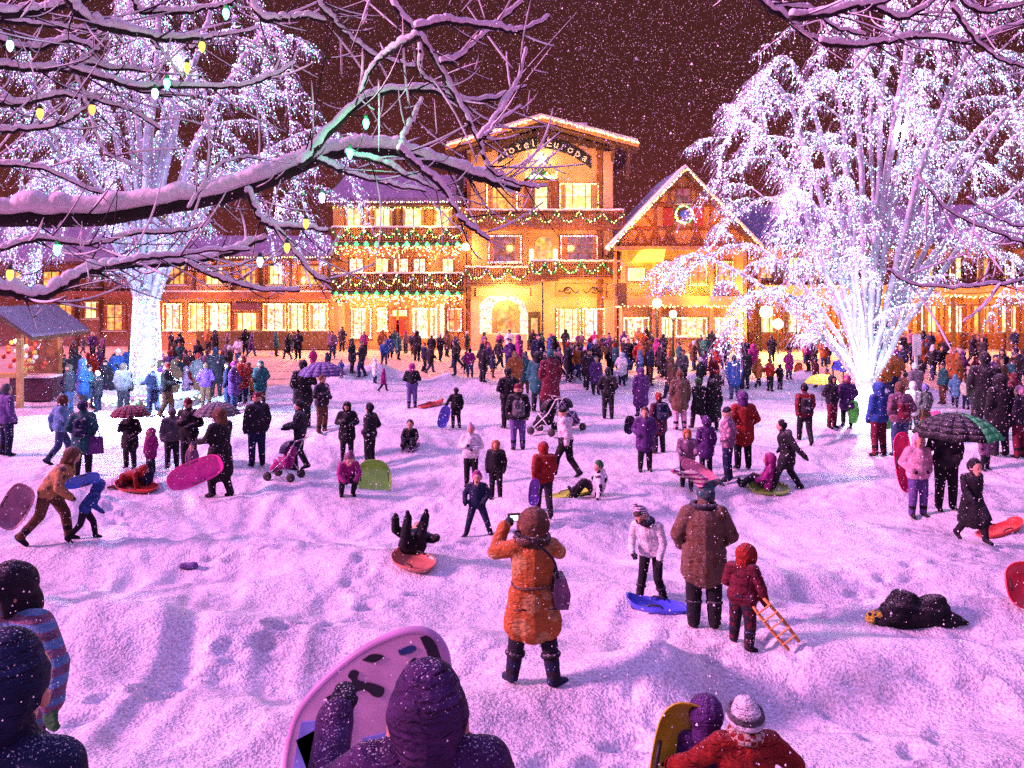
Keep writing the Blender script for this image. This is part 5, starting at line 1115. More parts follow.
# px, py(feet), h px, facing, pose, jacket, trousers, hat colour, hat, coat, kid, label, extras
M_ = [
 (48, 543, 98, -80, 'lean', ('camo', 'spot', 'tan', 9), 'brown', 'brown', 'hood', 0, 0, 'person in a tan patterned coat striding right with a pale sled in hand'),
 (84, 540, 62, -60, 'lean', 'blue', 'dark', 'blue', 'hood', 0, 1, 'child in a bright blue coat bending over beside the striding tan coated person'),
 (60, 463, 70, -50, 'walk', 'lightblue', 'jeans', 'brown', 'hood', 0, 0, 'person in a light blue jacket and jeans walking right on the left slope'),
 (83, 476, 78, 10, 'pockets', 'teal', 'dark', 'navy', 'beanie', 1, 0, 'person in a dark teal coat with a purple bag, back turned'),
 (130, 468, 60, 175, 'umbrella', 'black', 'dark', 'black', 'beanie', 1, 0, 'dark coated person holding up a maroon umbrella'),
 (151, 472, 46, 160, 'stand', 'magenta', 'navy', 'magenta', 'hood', 1, 1, 'small child in a magenta coat beside the umbrella holder'),
 (124, 487, 24, -90, 'crawl', 'red', 'maroon', 'red', 'hood', 0, 1, 'child in red crawling on the snow before the magenta child'),
 (148, 485, 27, 90, 'sit', 'navy', 'maroon', 'dark', 'beanie', 0, 1, 'child in navy sitting on the snow next to the child in red'),
 (172, 468, 62, 30, 'stand', 'grey', 'dark', 'grey', 'beanie', 0, 0, 'person in a blue grey jacket left of the black coated one near the left trunk'),
 (189, 470, 74, 170, 'carry', 'black', 'dark', 'maroon', 'cap', 0, 0, 'person in a black coat and maroon cap standing left of the pink sled'),
 (192, 478, 38, 190, 'stand', 'mauve', 'dark', 'mauve', 'pompom', 1, 1, 'little child in a mauve coat hidden in front of the black coated adult'),
 (220, 497, 92, 60, 'forward', 'black', 'black', 'brown', 'hood', 2, 0, 'tall dark figure in a long coat holding the big pink sled'),
 (257, 466, 76, 35, 'stand', 'dark', 'navy', 'maroon', 'cap', 0, 0, 'broad person in a dark jacket standing alone left of the stroller'),
 (300, 470, 72, 100, 'forward', 'dark', 'dark', 'black', 'beanie', 0, 0, 'person in dark clothes pushing the pink stroller'),
 (322, 433, 60, -120, 'carry', 'dark', 'brown', 'brown', 'beanie', 0, 0, 'person carrying a dark bundle on the snow behind the stroller'),
 (303, 428, 70, 20, 'umbrella', 'black', 'dark', 'black', 'beanie', 1, 0, 'dark figure under the grey violet umbrella near the bank'),
 (347, 460, 60, 190, 'carry', 'black', 'dark', 'black', 'hood', 1, 0, 'hooded person in black holding something at the chest behind the green sled'),
 (347, 495, 50, 200, 'crouch', 'magenta', 'black', 'mauve', 'pompom', 0, 1, 'crouching child in magenta jacket and black trousers by the green saucer sled'),
 (370, 468, 67, 70, 'pockets', 'black', 'black', 'black', 'beanie', 0, 0, 'slim person all in black right of the hooded one'),
 (412, 408, 46, 5, 'carry', 'black', 'violetjean', 'magenta', 'hood', -1, 0, 'person in a black jacket over a blue violet skirt beside a red sled'),
 (410, 446, 28, 178, 'sit', 'black', 'dark', 'black', 'beanie', 0, 1, 'small figure in black sitting on a sled in the middle of the slope'),
 (456, 428, 42, 8, 'side', 'black', 'black', 'black', 'beanie', 0, 0, 'person in black holding a blue oval sled upright'),
 (471, 486, 66, 175, 'carry', 'white', 'black', 'pink', 'pompom', 0, 0, 'person in a white vest and pink knitted hat facing the viewer'),
 (477, 536, 68, 178, 'astride', 'navy', 'navy', 'magenta', 'beanie', 0, 1, 'child in navy snowsuit with a magenta hat standing legs apart'),
 (496, 498, 60, 170, 'stand', 'black', 'black', 'orange', 'hood', 0, 0, 'person in a long black jacket with an orange hood'),
 (518, 450, 68, 5, 'stand', 'black', 'violetjean', 'maroon', 'cap', 0, 0, 'person in a black jacket and violet jeans seen from behind'),
 (508, 428, 62, 20, 'carry', 'black', 'black', 'black', 'beanie', 0, 0, 'dark figure close behind the one in violet jeans'),
 (538, 412, 62, -20, 'stand', 'teal', 'dark', 'black', 'hood', 1, 0, 'tall person in a dark teal coat on the bank above the stroller'),
 (550, 414, 66, 15, 'stand', 'maroon', 'violetjean', 'teal', 'beanie', 2, 0, 'tall person in a long maroon coat beside the teal coated one'),
 (566, 477, 72, 60, 'walk', ('pink', 'spot', 'white', 8), 'black', 'black', 'cap', -1, 0, 'person in a pale pink vest and black trousers walking left'),
 (544, 516, 76, 8, 'walk', 'red', 'dark', 'red', 'hood', 0, 0, 'person in a bright red hooded jacket carrying a purple sled'),
 (597, 496, 40, 80, 'prop', ('black', 'spot', 'white', 6), 'black', 'green', 'beanie', 0, 0, 'person with a green hat sitting on the snow leaning on one arm'),
 (608, 419, 53, -10, 'pockets', 'black', 'black', 'black', 'beanie', 0, 0, 'person all in black standing before the snow mound'),
 (645, 471, 66, 180, 'pockets', 'purple', 'black', 'brown', 'beanie', 1, 0, 'person in a dark purple coat facing the viewer with a dark sled behind'),
 (659, 453, 62, 20, 'pockets', ('maroon', 'check', 'navy', 9), 'dark', 'red', 'beanie', 1, 0, 'person in a red and navy checked coat seen from behind'),
 (641, 416, 50, 15, 'stand', 'purple', 'purple', 'purple', 'hood', 2, 0, 'slim figure in a long purple hooded coat on the far slope'),
 (680, 430, 62, 5, 'stand', ('brown', 'spot', 'camo', 8), 'pink', 'brown', 'beanie', 1, 0, 'broad person in a brown fur coat and pink trousers'),
 (699, 430, 54, 20, 'walk', 'black', 'dark', 'green', 'beanie', 1, 0, 'person in a black coat left of the hooded black coat'),
 (713, 430, 52, -15, 'stand', 'black', 'dark', 'black', 'hood', 2, 0, 'person in a long black hooded coat right of another in black'),
 (668, 392, 36, -70, 'stand', 'dark', 'dark', 'brown', 'beanie', 0, 0, 'dark figure on the bank above the brown fur coat'),
 (687, 489, 62, 175, 'forward', 'mauve', 'black', 'orange', 'hood', 0, 0, 'person in a grey mauve coat with orange scarf holding a pink striped sled'),
 (706, 476, 62, 10, 'stand', 'purple', 'dark', 'purple', 'beanie', 1, 1, 'child in a purple coat between the mauve and the pink grey coats'),
 (728, 481, 76, 65, 'pockets', ('pink', 'spot', 'mauve', 12), 'navy', 'dark', 'cap', 0, 0, 'person in a pink grey jacket and navy trousers seen from the side'),
 (743, 469, 80, 5, 'pockets', 'red', 'black', 'purple', 'hood', 1, 0, 'person in a long red coat with a dark purple hood'),
 (788, 490, 72, 70, 'pull', 'black', 'black', 'black', 'beanie', 1, 0, 'person in a black coat stepping left pulling a child on a sled'),
 (768, 489, 38, 70, 'sit', 'magenta', 'black', 'magenta', 'hood', 0, 1, 'child with a magenta hood sitting on a dark sled being pulled'),
 (805, 444, 62, -5, 'walk', ('red', 'band', 'maroon', 2), 'black', 'black', 'beanie', 0, 0, 'person in a red jacket with black shoulders walking away under the yellow umbrella'),
 (832, 428, 54, -150, 'pockets', 'dark', 'maroon', 'dark', 'hood', 0, 0, 'dark figure facing right left of the green sled by the trunk'),
 (847, 426, 52, 150, 'pockets', 'purple', 'dark', 'magenta', 'hood', 1, 0, 'person in purple leaning close to the green sled by the trunk'),
 (879, 456, 76, 20, 'stand', 'blue', 'maroon', 'blue', 'hood', 0, 0, 'tall person in a bright blue jacket right of the glowing trunk'),
 (900, 456, 76, 5, 'pockets', ('brown', 'spot', 'mauve', 10), 'jeans', 'brown', 'beanie', 0, 0, 'person in a patterned brown coat beside the bright blue jacket'),
 (913, 430, 50, 0, 'stand', 'white', 'grey', 'pink', 'beanie', 1, 1, 'child in a white coat behind the brown coated person'),
 (925, 430, 48, 10, 'stand', 'grey', 'brown', 'violetjean', 'beanie', 0, 1, 'child in grey with a violet hat right of the child in white'),
 (918, 517, 86, 185, 'pockets', 'pink', 'violetjean', 'pink', 'hood', 0, 0, 'person in a pale pink hooded jacket and violet jeans before a long pink sled'),
 (946, 510, 98, 175, 'umbrella', 'dark', 'black', 'maroon', 'beanie', 0, 0, 'person in dark clothes holding the black and green umbrella'),
 (972, 541, 86, -165, 'walk', 'black', 'black', 'black', 'beanie', 2, 1, 'girl in a long black quilted coat beside the red sled'),
 (985, 470, 50, -160, 'stand', 'mauve', 'dark', 'mauve', 'hood', 1, 1, 'child in mauve standing half hidden behind the black and green umbrella'),
 (1000, 456, 84, 10, 'stand', 'black', 'dark', 'black', 'hood', 1, 0, 'tall person in black with a brown belt bag near the right edge'),
 (1020, 458, 74, 25, 'stand', 'dark', 'maroon', 'pink', 'beanie', 0, 0, 'person cut by the right edge in dark coat and pale hat'),
 (985, 440, 90, -20, 'stand', 'black', 'dark', 'black', 'beanie', 1, 0, 'very tall dark figure behind the umbrella near the right edge'),
 (6, 456, 74, -30, 'stand', 'violetjean', 'navy', 'grey', 'beanie', 0, 0, 'person in a violet grey jacket cut by the left edge'),
 (651, 600, 110, 172, 'bend', 'white', 'black', ('grey', 'band', 'pink', 6), 'pompom', 0, 0, 'girl'),
]
M_ = [m for m in M_ if m[-1] != 'girl']
locs = {}
for i, (px, py, hp, fz, pz, ja, pa, hc, ht, ct, kd, lab) in enumerate(M_):
    L0 = hit(px, py); person(L0, fz, pz, hgt_at(L0, hp), ja, pa, hc, lab, None, ht, ct, 1.27 if not kd else 1.25, bool(kd), vox=.026, sink=.03)
    locs[(px, py)] = L0
# ------------------------------------------------------------ nearest people
def near(px, py, d, rz, J, ja, pa, hc, label, scale_to=None, vox=.012, **k):
    """head centre seen at px,py, standing d metres away"""
    q = PW(px, py, d); g = ground(q.x, d); J_ = PO[J] if isinstance(J, str) else J; s = (q.z-g)/J_['hd'][2]
    hx, hy = J_['hd'][0]*s, J_['hd'][1]*s; c, sn = math.cos(R(rz)), math.sin(R(rz))
    o = person((q.x-(hx*c-hy*sn), d-(hx*sn+hy*c), g), rz, J, 1, ja, pa, hc, label, vox=vox, fingers=True, wr=.0024, snow=.15, **k)
    o.scale = (s, s, s); return o
def W2(o, p): return o.matrix_basis @ Vector(p)
tanw = pose(kl=(-.15, .05, .50), kr=(.16, .0, .50), al=(-.20, .08, .09), ar=(.21, -.06, .09), tl=(-.25, .22, .045), tr=(.33, .03, .045), el=(-.37, .06, 1.36), wl=(-.27, .20, 1.57), fl=(-.20, .27, 1.63), er=(.30, .20, 1.30), wr=(.06, .31, 1.47), fr=(-.02, .33, 1.53), hd=(.01, .05, 1.61), look=(-.15, 1, 0))
f1 = near(533, 523, 7.62, 6, tanw, ('tan', 'spot', 'orange', 4), 'dark', 'brown', 'person in a long tan coat and fur hood raising a camera, back turned', hat='hood', coat=1.3, bulk=1.24, boots='navy', big=1.22, hair=1, sink=.03)
q = f1.location; sc_ = f1.scale[0]
cmo = empty('camera', W2(f1, (-.15, .33, 1.63))); tag(cmo, 'small camera held up to the face by the person in the tan coat', 'camera'); cmo.rotation_euler.z = R(15)
mb = MB(); mb.box(-.06, .06, -.02, .02, -.035, .035); mb.build('camera_body', M_black, cmo); mb = MB(); mb.lathe([(.026, 0), (.024, .05), (.02, .05)], (0, .02, 0), 14, M=Matrix.Rotation(R(-90), 4, 'X')); mb.build('lens', M_black, cmo); mb = MB(); mb.box(-.045, .03, -.023, -.0205, -.025, .022); mb.build('screen', glow('camera_screen', (.75, .8, 1), 1.6), cmo)
bg_ = empty('shoulder_bag', W2(f1, (.26, -.03, .98))); tag(bg_, 'mauve shoulder bag hanging at the right hip of the tan coated person', 'bag'); bg_.rotation_euler.z = R(6)
mb = MB()
mb.prism([(-.05, -.13), (.07, -.13), (.09, .0), (.05, .14), (-.05, .14), (-.07, 0)], -.11, .11); mb.build('bag_body', fabric(C_['mauve'], .3), bg_)
mb = MB(); mb.tube(smooth_poly([(-.02, .08, .13), (-.10, .10, .34), (-.28, .13, .50), (-.40, .05, .52)], 4), .012, 6); mb.tube(smooth_poly([(-.02, -.08, .13), (-.08, -.16, .34), (-.26, -.17, .50), (-.40, .05, .52)], 4), .012, 6); mb.build('strap', fabric(C_['dark'], .1), bg_)

man = pose(el=(-.32, .0, 1.16), er=(.33, .02, 1.15), wl=(-.26, .20, .98), wr=(.20, .26, .98), fl=(-.22, .27, .93), fr=(.13, .33, .93), kl=(-.12, .02, .5), kr=(.12, .02, .5), look=(.3, 1, -.35), hd=(.03, .08, 1.60))
f2 = near(706, 494, 9.35, -8, man, ('brown', 'spot', 'camo', 7), 'black', ('teal', 'check', 'grey', 16), 'big adult in a heavy brown coat and long patterned jester hat beside the maroon child', hat='jester', coat=1, bulk=1.42, gloves='navy', sink=.03)
hat2 = [c for c in f2.children][0]
mb = MB(); h0 = V3(.0, .05, 1.76); mb.tube(smooth_poly([h0, h0+V3(-.12, .0, .10), h0+V3(-.25, -.04, .12), h0+V3(-.36, -.10, .17)], 5), np.linspace(.085, .018, 16), 12); mb.ball(h0+V3(-.37, -.10, .17), .035); tl_ = mb.build('hat_tail', fabric(C_['magenta'], .6, ('band', C_['cream'], 6)), hat2, True)
kid = pose(kl=(-.16, .12, .48), kr=(.14, -.02, .48), al=(-.20, .16, .10), ar=(.14, -.12, .10), tl=(-.26, .28, .05), tr=(.24, -.04, .045), el=(-.30, .05, 1.14), wl=(-.26, .25, 1.05), fl=(-.22, .33, 1.02), er=(.33, .0, 1.12), wr=(.36, .08, .90), fr=(.37, .12, .82), look=(.6, 1, -.2), ch=(.02, .05, 1.30), nk=(.03, .07, 1.47), hd=(.05, .10, 1.62))
f3 = near(747, 553, 8.7, -30, kid, ('maroon', 'quilt', 'red', 2.2), ('maroon', 'spot', 'dark', 9), 'red', 'child in a maroon snowsuit with a red hood, holding a narrow wooden sled', hat='hood', bulk=1.5, big=1.35, gloves='navy', sink=.03)
girl = pose(ch=(.05, .10, 1.26), sl=(-.14, .14, 1.38), sr=(.24, .12, 1.36), el=(-.22, .12, 1.10), er=(.31, .10, 1.10), wl=(-.18, .24, .90), wr=(.27, .26, .95), fl=(-.17, .29, .82), fr=(.22, .33, .92), nk=(.07, .15, 1.43), hd=(.13, .22, 1.55), look=(.2, 1, -.6), kl=(-.12, .08, .5), kr=(.15, -.02, .5), al=(-.22, -.06, .09), ar=(.20, .06, .09), tl=(-.26, .08, .045), tr=(.26, .19, .045))
f4 = near(641, 513, 10.2, 160, girl, 'white', 'black', ('mauve', 'band', 'white', 9), 'girl in a white sweater, black trousers and striped pompom hat stooping beside the big adult', hat='pompom', bulk=1.05, gloves='dark', hair=1, sink=.03)
mb = MB(); mb.tube([W2(f4, (.07+.10*math.cos(a), .15+.10*math.sin(a), 1.44+.02*math.sin(2*a))) for a in np.linspace(0, 6.2, 18)], .045, 8); sc4 = mb.build('scarf', fabric(C_['dark'], .2), None, True); sc4.parent = f4; sc4.matrix_parent_inverse = f4.matrix_basis.inverted()

# hems, pockets and fur on the nearest coats
def ring_part(o, name, z, rx, ry, r, m, cy=0, n=26, wob=.006):
    mb = MB(); mb.tube([(rx*math.cos(a), cy+ry*math.sin(a), z+wob*math.sin(3*a)) for a in np.linspace(0, 2*math.pi, n)], r, 8); return mb.build(name, m, o, True)
ring_part(f1, 'belt', 1.06, .205, .195, .016, fabric(C_['brown'], .1)); ring_part(f1, 'fur_trim', 1.50, .155, .15, .040, fabric(C_['brown'], .8, ('knit', C_['brown'], 30)), .02, wob=.02)
for x_ in (-.15, .15):
    mb = MB(); mb.tube([(x_-.06, -.19, .86), (x_, -.205, .87), (x_+.06, -.19, .86)], .011, 6); mb.build('pocket_flap', fabric(C_['brown'], .3), f1, True)
ring_part(f2, 'collar', 1.50, .135, .13, .045, fabric(C_['dark'], .6), .04)
ring_part(f3, 'belt', .98, .20, .19, .014, fabric(C_['navy'], .1))
for o_, m_ in ((f1, 'dark'), (f2, 'dark'), (f3, 'navy'), (f4, 'dark')):
    J_ = {id(f1): tanw, id(f2): man, id(f3): kid, id(f4): girl}[id(o_)]
    for s_ in 'lr':
        k_, a_2 = J_['k'+s_], J_['a'+s_]; c0 = a_2+(k_-a_2)*.62; ax = (k_-a_2)/np.linalg.norm(k_-a_2)
        mb = MB(); r_ = .082*(1.2 if o_ is not f4 else 1.0); mb.tube([c0-ax*.02, c0+ax*.0, c0+ax*.02], np.array([r_, r_*1.08, r_]), 14); mb.build('boot_cuff', fabric(C_[m_], .9), o_, True)
def backpack(px, py, hz, rz, col, label, s=1.0, off=.2):
    L0 = hit(px, py); a = R(rz); b = empty('backpack', (L0.x+math.sin(a)*off, L0.y-math.cos(a)*off, L0.z+hz)); b.rotation_euler.z = a; b.scale = (s, s, s); tag(b, label, 'backpack')
    me = remeshed([(V3(-.07, 0, -.14), V3(-.07, .02, .12), .10, .09, 1), (V3(.07, 0, -.14), V3(.07, .02, .12), .10, .09, 1), (V3(-.04, -.08, -.10), V3(.04, -.08, -.10), .07, .07, 1)], .02, 'pack', .004)
    o = bpy.data.objects.new('pack', me); COL.objects.link(o); o.parent = b; setm(o, {1: fb(col, .6)})
    for q in (-.09, .09): mb = MB(); mb.tube(smooth_poly([(q, .03, .14), (q*1.1, .14, .22), (q*1.2, .30, .14)], 4), .014, 5); mb.build('strap', M_black, b, True)
backpack(518, 450, 1.15, 5, 'grey', 'grey backpack on the black jacketed person in violet jeans')
backpack(659, 453, 1.12, 20, 'navy', 'navy backpack on the red and navy checked coat')
backpack(805, 444, 1.10, -5, 'dark', 'charcoal backpack on the person under the yellow umbrella')
backpack(900, 456, 1.2, 5, 'maroon', 'maroon backpack on the patterned brown coat right of the trunk')
backpack(83, 476, 1.1, 10, 'navy', 'small navy backpack on the dark teal coat', .9)

# bottom edge
hold = pose(el=(-.36, .16, 1.24), wl=(-.36, .42, 1.38), fl=(-.34, .50, 1.44), er=(.28, .05, 1.15), wr=(.20, .25, 1.05), fr=(.16, .32, 1.02), hd=(0, .03, 1.555), nk=(0, 0, 1.46))
f6 = near(428, 722, 3.2, 4, hold, ('plum', 'quilt', 'dark', 1.8), 'dark', ('plum', 'knit', 'dark', 11), 'person in a snow dusted purple knitted hat holding up the decorated snow board', hat='beanie', bulk=1.3, vox=.011, big=1.22)
out5 = pose(el=(-.40, .06, 1.24), wl=(-.52, .26, 1.10), fl=(-.56, .34, 1.06), er=(.40, .04, 1.22), wr=(.46, .24, 1.06), fr=(.47, .32, 1.02), look=(.1, 1, .1), hd=(0, .02, 1.60))
f5 = near(745, 718, 4.5, 0, out5, ('red', 'quilt', 'dark', 1.8), 'dark', ('white', 'knit', 'dark', 11), 'person in a red jacket and white hat with a dark band at the bottom edge', hat='beanie', bulk=1.3, vox=.011, gloves='black', big=1.08)
h5 = f5.children[0]; hc = PO['stand']['hd']
mb = MB(); P = [(.128*math.cos(a), .02+.134*math.sin(a)-.015, 1.64+.02*math.sin(a)) for a in np.linspace(0, 2*math.pi, 25)]; mb.tube(P, .020, 8); P = [(p[0]*.98, p[1], p[2]+.022) for p in P]; mb.tube(P, .017, 8); mb.build('hat_band', fabric(C_['grey'], .2), h5, True)
mb = MB(); P = [(.131*math.cos(a), .02+.136*math.sin(a)-.015, 1.605+.02*math.sin(a)) for a in np.linspace(0, 2*math.pi, 25)]; mb.tube(P, .022, 8); mb.build('fur_trim', fabric(C_['white'], .2), h5, True)
mb = MB(); P = [(.10*math.cos(a), .0+.10*math.sin(a), 1.49) for a in np.linspace(0, 2*math.pi, 25)]; mb.tube(P, .05, 10); mb.build('scarf', fabric(C_['red'], .3, ('check', C_['cream'], 22)), f5, True)
f9 = near(706, 716, 4.75, -10, 'stand', 'purple', 'dark', 'purple', 'child in a deep purple hood just left of the white banded hat', hat='hood', bulk=1.1, kid=True, vox=.014)
arm7 = pose(sl=(-.19, 0, 1.44), el=(-.37, .06, 1.27), wl=(-.46, .18, 1.13), fl=(-.49, .22, 1.05), er=(.27, .05, 1.15), look=(.55, 1, -.35))
f7 = near(8, 592, 5.0, 165, arm7, ('mauve', 'band', 'lightblue', 4), 'dark', 'dark', 'adult in a dark hood and pale patterned jacket at the left edge, green glove', hat='hood', bulk=1.25, vox=.012, gloves='green')
f8 = near(10, 692, 3.3, -6, pose(hd=(0, .03, 1.555), nk=(0, 0, 1.44), sl=(-.185, 0, 1.33), sr=(.185, 0, 1.33), ch=(0, 0, 1.24)), ('navy', 'quilt', 'dark', 1.8), 'dark', ('navy', 'knit', 'dark', 11), 'person in a thick navy knitted hat and dark jacket in the bottom left corner', hat='beanie', bulk=1.3, vox=.011, big=1.26)

# ------------------------------------------------------------ things they hold and use
def flat(name, poly, d, t, m, parent=None, dy=0):
    if name in ('printed_figure', 'printed_mark'): poly = smooth_poly(list(poly)+[poly[0]], 4)[:-1]
    """outline (pixels at distance d) with a real thickness t"""
    mb = MB(); mb.prism([((px-CX)/F*d, CZ+(HY-py)/F*d) for px, py in poly], d-dy-t, d-dy); return mb.build(name, m, parent)
db = 4.25
bd = empty('snow_board', (0, 0, 0)); tag(bd, 'large rounded pink foam snow board with dark figures printed on it', 'snow board')
outl = smooth_poly([(286, 790), (292, 740), (304, 706), (332, 674), (366, 648), (400, 632), (424, 630), (440, 641), (447, 664), (449, 720), (446, 800), (430, 930), (380, 968), (330, 960), (296, 900), (286, 790)], 5)[:-1]
flat('board', outl, db, .045, mat('pink_foam', (.72, .42, .60), .45, var=.25, scale=4, spec=.5), bd)
mb = MB(); mb.tube([((px-CX)/F*db, db-.022, CZ+(HY-py)/F*db) for px, py in list(outl)+[outl[0]]], .026, 8); mb.build('rim', mat('violet_rim', (.45, .25, .45), .4), bd, True)
Md = mat('print_black', (.02, .015, .03), .5); Mb_ = mat('print_blue', (.25, .30, .75), .5, var=.3); Mn = mat('print_navy', (.03, .06, .2), .5)
for nm, m, pl in [('printed_panel', Mb_, [(293, 768), (301, 722), (332, 718), (340, 768), (336, 800), (292, 800)]), ('printed_frame', Mn, [(296, 740), (318, 728), (334, 762), (308, 772)]), ('printed_panel', Mb_, [(362, 738), (395, 730), (396, 762), (366, 768)]),
                  ('printed_figure', Md, [(326, 697), (333, 695), (342, 700), (352, 682), (348, 676), (352, 670), (359, 672), (358, 680), (372, 683), (384, 688), (382, 696), (374, 696), (366, 690), (356, 692), (346, 704), (330, 704)]),
                  ('printed_figure', Md, [(404, 672), (411, 660), (416, 658), (416, 664), (410, 678), (405, 680)]), ('printed_figure', Md, [(420, 637), (428, 636), (436, 644), (440, 655), (444, 668), (438, 670), (430, 660), (426, 650)]),
                  ('printed_figure', Md, [(334, 702), (350, 704), (352, 730), (346, 768), (334, 768), (336, 730)]), ('printed_figure', Md, [(306, 772), (316, 756), (322, 786), (312, 800)]), ('printed_mark', Mn, [(398, 650), (412, 645), (416, 650), (402, 655)]), ('printed_mark', Md, [(362, 660), (372, 654), (384, 656), (374, 662)]), ('printed_mark', Mn, [(424, 660), (436, 656), (440, 668), (430, 674)])]:
    flat(nm, pl, db-.045, .004, m, bd, dy=.001)

def sled(loc, L, Wd, rz, tilt, roll, col, label, name='sled', group=None, pat=None, cut=.0):
    """moulded plastic sled: pan, raised rim, curled nose, two grip slots"""
    o = empty(name, loc); tag(o, label, 'sled', group); o.rotation_euler = (tilt, roll, R(rz))
    m = mat('sled_plastic', col, .35, var=.25, scale=5, spec=.5); n = 28; mb = MB(); V = []; Fc = []
    for k, (f, z) in enumerate(((0, .0), (.5, .0), (.85, .004), (.95, .03), (1.0, .055), (1.03, .05), (.98, .012), (.86, -.02), (.5, -.025), (0, -.025))):
        for i in range(n):
            a = 2*math.pi*i/n; e = .72; x = math.copysign(abs(math.cos(a))**e, math.cos(a))*f*Wd/2; y = math.copysign(abs(math.sin(a))**e, math.sin(a))*f*L/2
            V.append((x, y, z+.22*L*max(0, y/L-.28)**2*8))
    for k in range(9):
        for i in range(n): Fc.append((k*n+i, k*n+(i+1) % n, (k+1)*n+(i+1) % n, (k+1)*n+i))
    mb.add(V, Fc); mb.build('pan', m, o, True)
    mb = MB()
    for s in (-1, 1): mb = MB(); mb.tube([(s*Wd*.40, -.12*L, .045), (s*Wd*.42, -.08*L, .075), (s*Wd*.42, .08*L, .075), (s*Wd*.40, .12*L, .045)], .012, 6); mb.build('handle', M_black, o, True)
    return o
def up_sled(px, py, lpx, wpx, ang, d, col, label):
    """held on edge: its flat face towards the viewer, turned by ang in the picture"""
    return sled(PW(px, py, d), lpx*d/F, wpx*d/F, 0, R(86), 0, col, label) if ang is None else _ups(px, py, lpx, wpx, ang, d, col, label)
def _ups(px, py, lpx, wpx, ang, d, col, label):
    o = sled(PW(px, py, d), lpx*d/F, wpx*d/F, 0, 0, 0, col, label); o.matrix_basis = Matrix.Translation(PW(px, py, d)) @ Matrix.Rotation(R(ang), 4, 'Y') @ Matrix.Rotation(R(80), 4, 'X'); return o
def dist(px, py): return hit(px, py).y
_ups(17, 506, 46, 28, 25, dist(40, 543)-.25, (.28, .12, .18), 'pale mauve sled held by the striding tan coated person')
_ups(84, 480, 34, 12, 75, dist(84, 540)-.2, (.05, .16, .55), 'blue sled raised over the bending child in blue')
_ups(196, 472, 56, 24, 68, dist(220, 497)-.45, (.75, .03, .30), 'big hot pink sled held sideways by the tall dark figure')
_ups(444, 417, 22, 11, 15, dist(456, 428)-.2, (.10, .10, .55), 'blue oval sled held upright by the person in black')
_ups(534, 492, 26, 11, 5, dist(544, 516)-.25, (.20, .06, .42), 'purple sled at the side of the bright red jacket')
_ups(700, 472, 40, 14, -58, dist(687, 489)-.35, (.65, .22, .32), 'pink striped sled held across by the mauve coated person')
_ups(629, 425, 18, 10, 10, dist(645, 471)+.3, (.02, .02, .05), 'dark round sled behind the dark purple coat')
_ups(903, 462, 58, 18, -3, dist(918, 517)+.25, (.75, .03, .16), 'tall hot pink sled upright behind the pale pink jacket')
_ups(853, 412, 22, 11, 5, dist(850, 426)-.2, (.15, .75, .08), 'bright green sled standing by the glowing trunk')
_ups(887, 424, 10, 8, 0, dist(880, 440), (.10, .60, .10), 'small green sled behind the blue jacketed person')
_ups(798, 374, 22, 9, 5, 37, (.65, .12, .03), 'orange red sled carried upright in the crowd left of the yellow umbrella')
def flat_sled(px, py, L, Wd, rz, col, label, tilt=.0, lift=.03):
    p = hit(px, py); n = Vector((-(ground(p.x+.2, p.y)-ground(p.x-.2, p.y))/.4, -(ground(p.x, p.y+.2)-ground(p.x, p.y-.2))/.4, 1)).normalized()
    o = sled(p+n*lift, L, Wd, rz, 0, 0, col, label); o.matrix_basis = Matrix.Translation(p+n*lift) @ Vector((0, 0, 1)).rotation_difference(n).to_matrix().to_4x4() @ Matrix.Rotation(R(rz), 4, 'Z') @ Matrix.Rotation(tilt, 4, 'X'); return o
o = flat_sled(373, 488, .75, .72, 20, (.28, .65, .04), 'lime green round saucer sled propped by the magenta child', R(48), .2)
flat_sled(431, 406, .95, .42, -65, (.55, .05, .03), 'small red sled trailing behind the blue violet skirt', 0)
flat_sled(410, 447, .8, .5, 0, (.30, .22, .35), 'grey sled under the small black figure mid slope')
flat_sled(570, 497, 1.25, .5, -70, (.45, .62, .05), 'yellow green sled lying by the person with the green hat', 0)
flat_sled(657, 612, .72, .36, 75, (.06, .08, .60), 'blue sled nose lying on the snow beside the big adult', R(8), .05)
flat_sled(768, 490, .85, .5, 75, (.22, .40, .05), 'dark green sled under the child with the magenta hood')
flat_sled(1000, 533, .95, .42, -68, (.55, .04, .03), 'red sled trailing behind the girl in the black quilted coat')
flat_sled(414, 566, .62, .40, 65, (.45, .14, .10), 'orange sled with blue rim under the person with raised legs', 0, .05)
flat_sled(1024, 603, .5, .5, 0, (.60, .03, .05), 'red round saucer cut by the right edge', R(60), .2)
flat_sled(137, 489, .9, .45, 80, (.45, .04, .03), 'red sled on the snow under the two small children')
flat_sled(925, 418, 1.0, .45, -80, (.55, .05, .20), 'pink red sled on the snow behind the umbrella')
L5 = hit(410, 567); person((L5.x, L5.y+.25, L5.z), 178, 'legsup', hgt_at(L5, 50), 'black', 'black', 'black', 'person in black lying back on a sled with both legs in the air', vox=.02, kid=True, bulk=1.5, snow=0, sink=-.08)
# yellow foam sled at the bottom
ys_ = sled(PW(675, 740, 4.7), .62, .30, 0, 0, 0, (.45, .36, .02), 'mustard yellow sled standing on end left of the white banded hat'); ys_.matrix_basis = Matrix.Translation(PW(677, 757, 4.72)) @ Matrix.Rotation(R(12), 4, 'Y') @ Matrix.Rotation(R(80), 4, 'X')
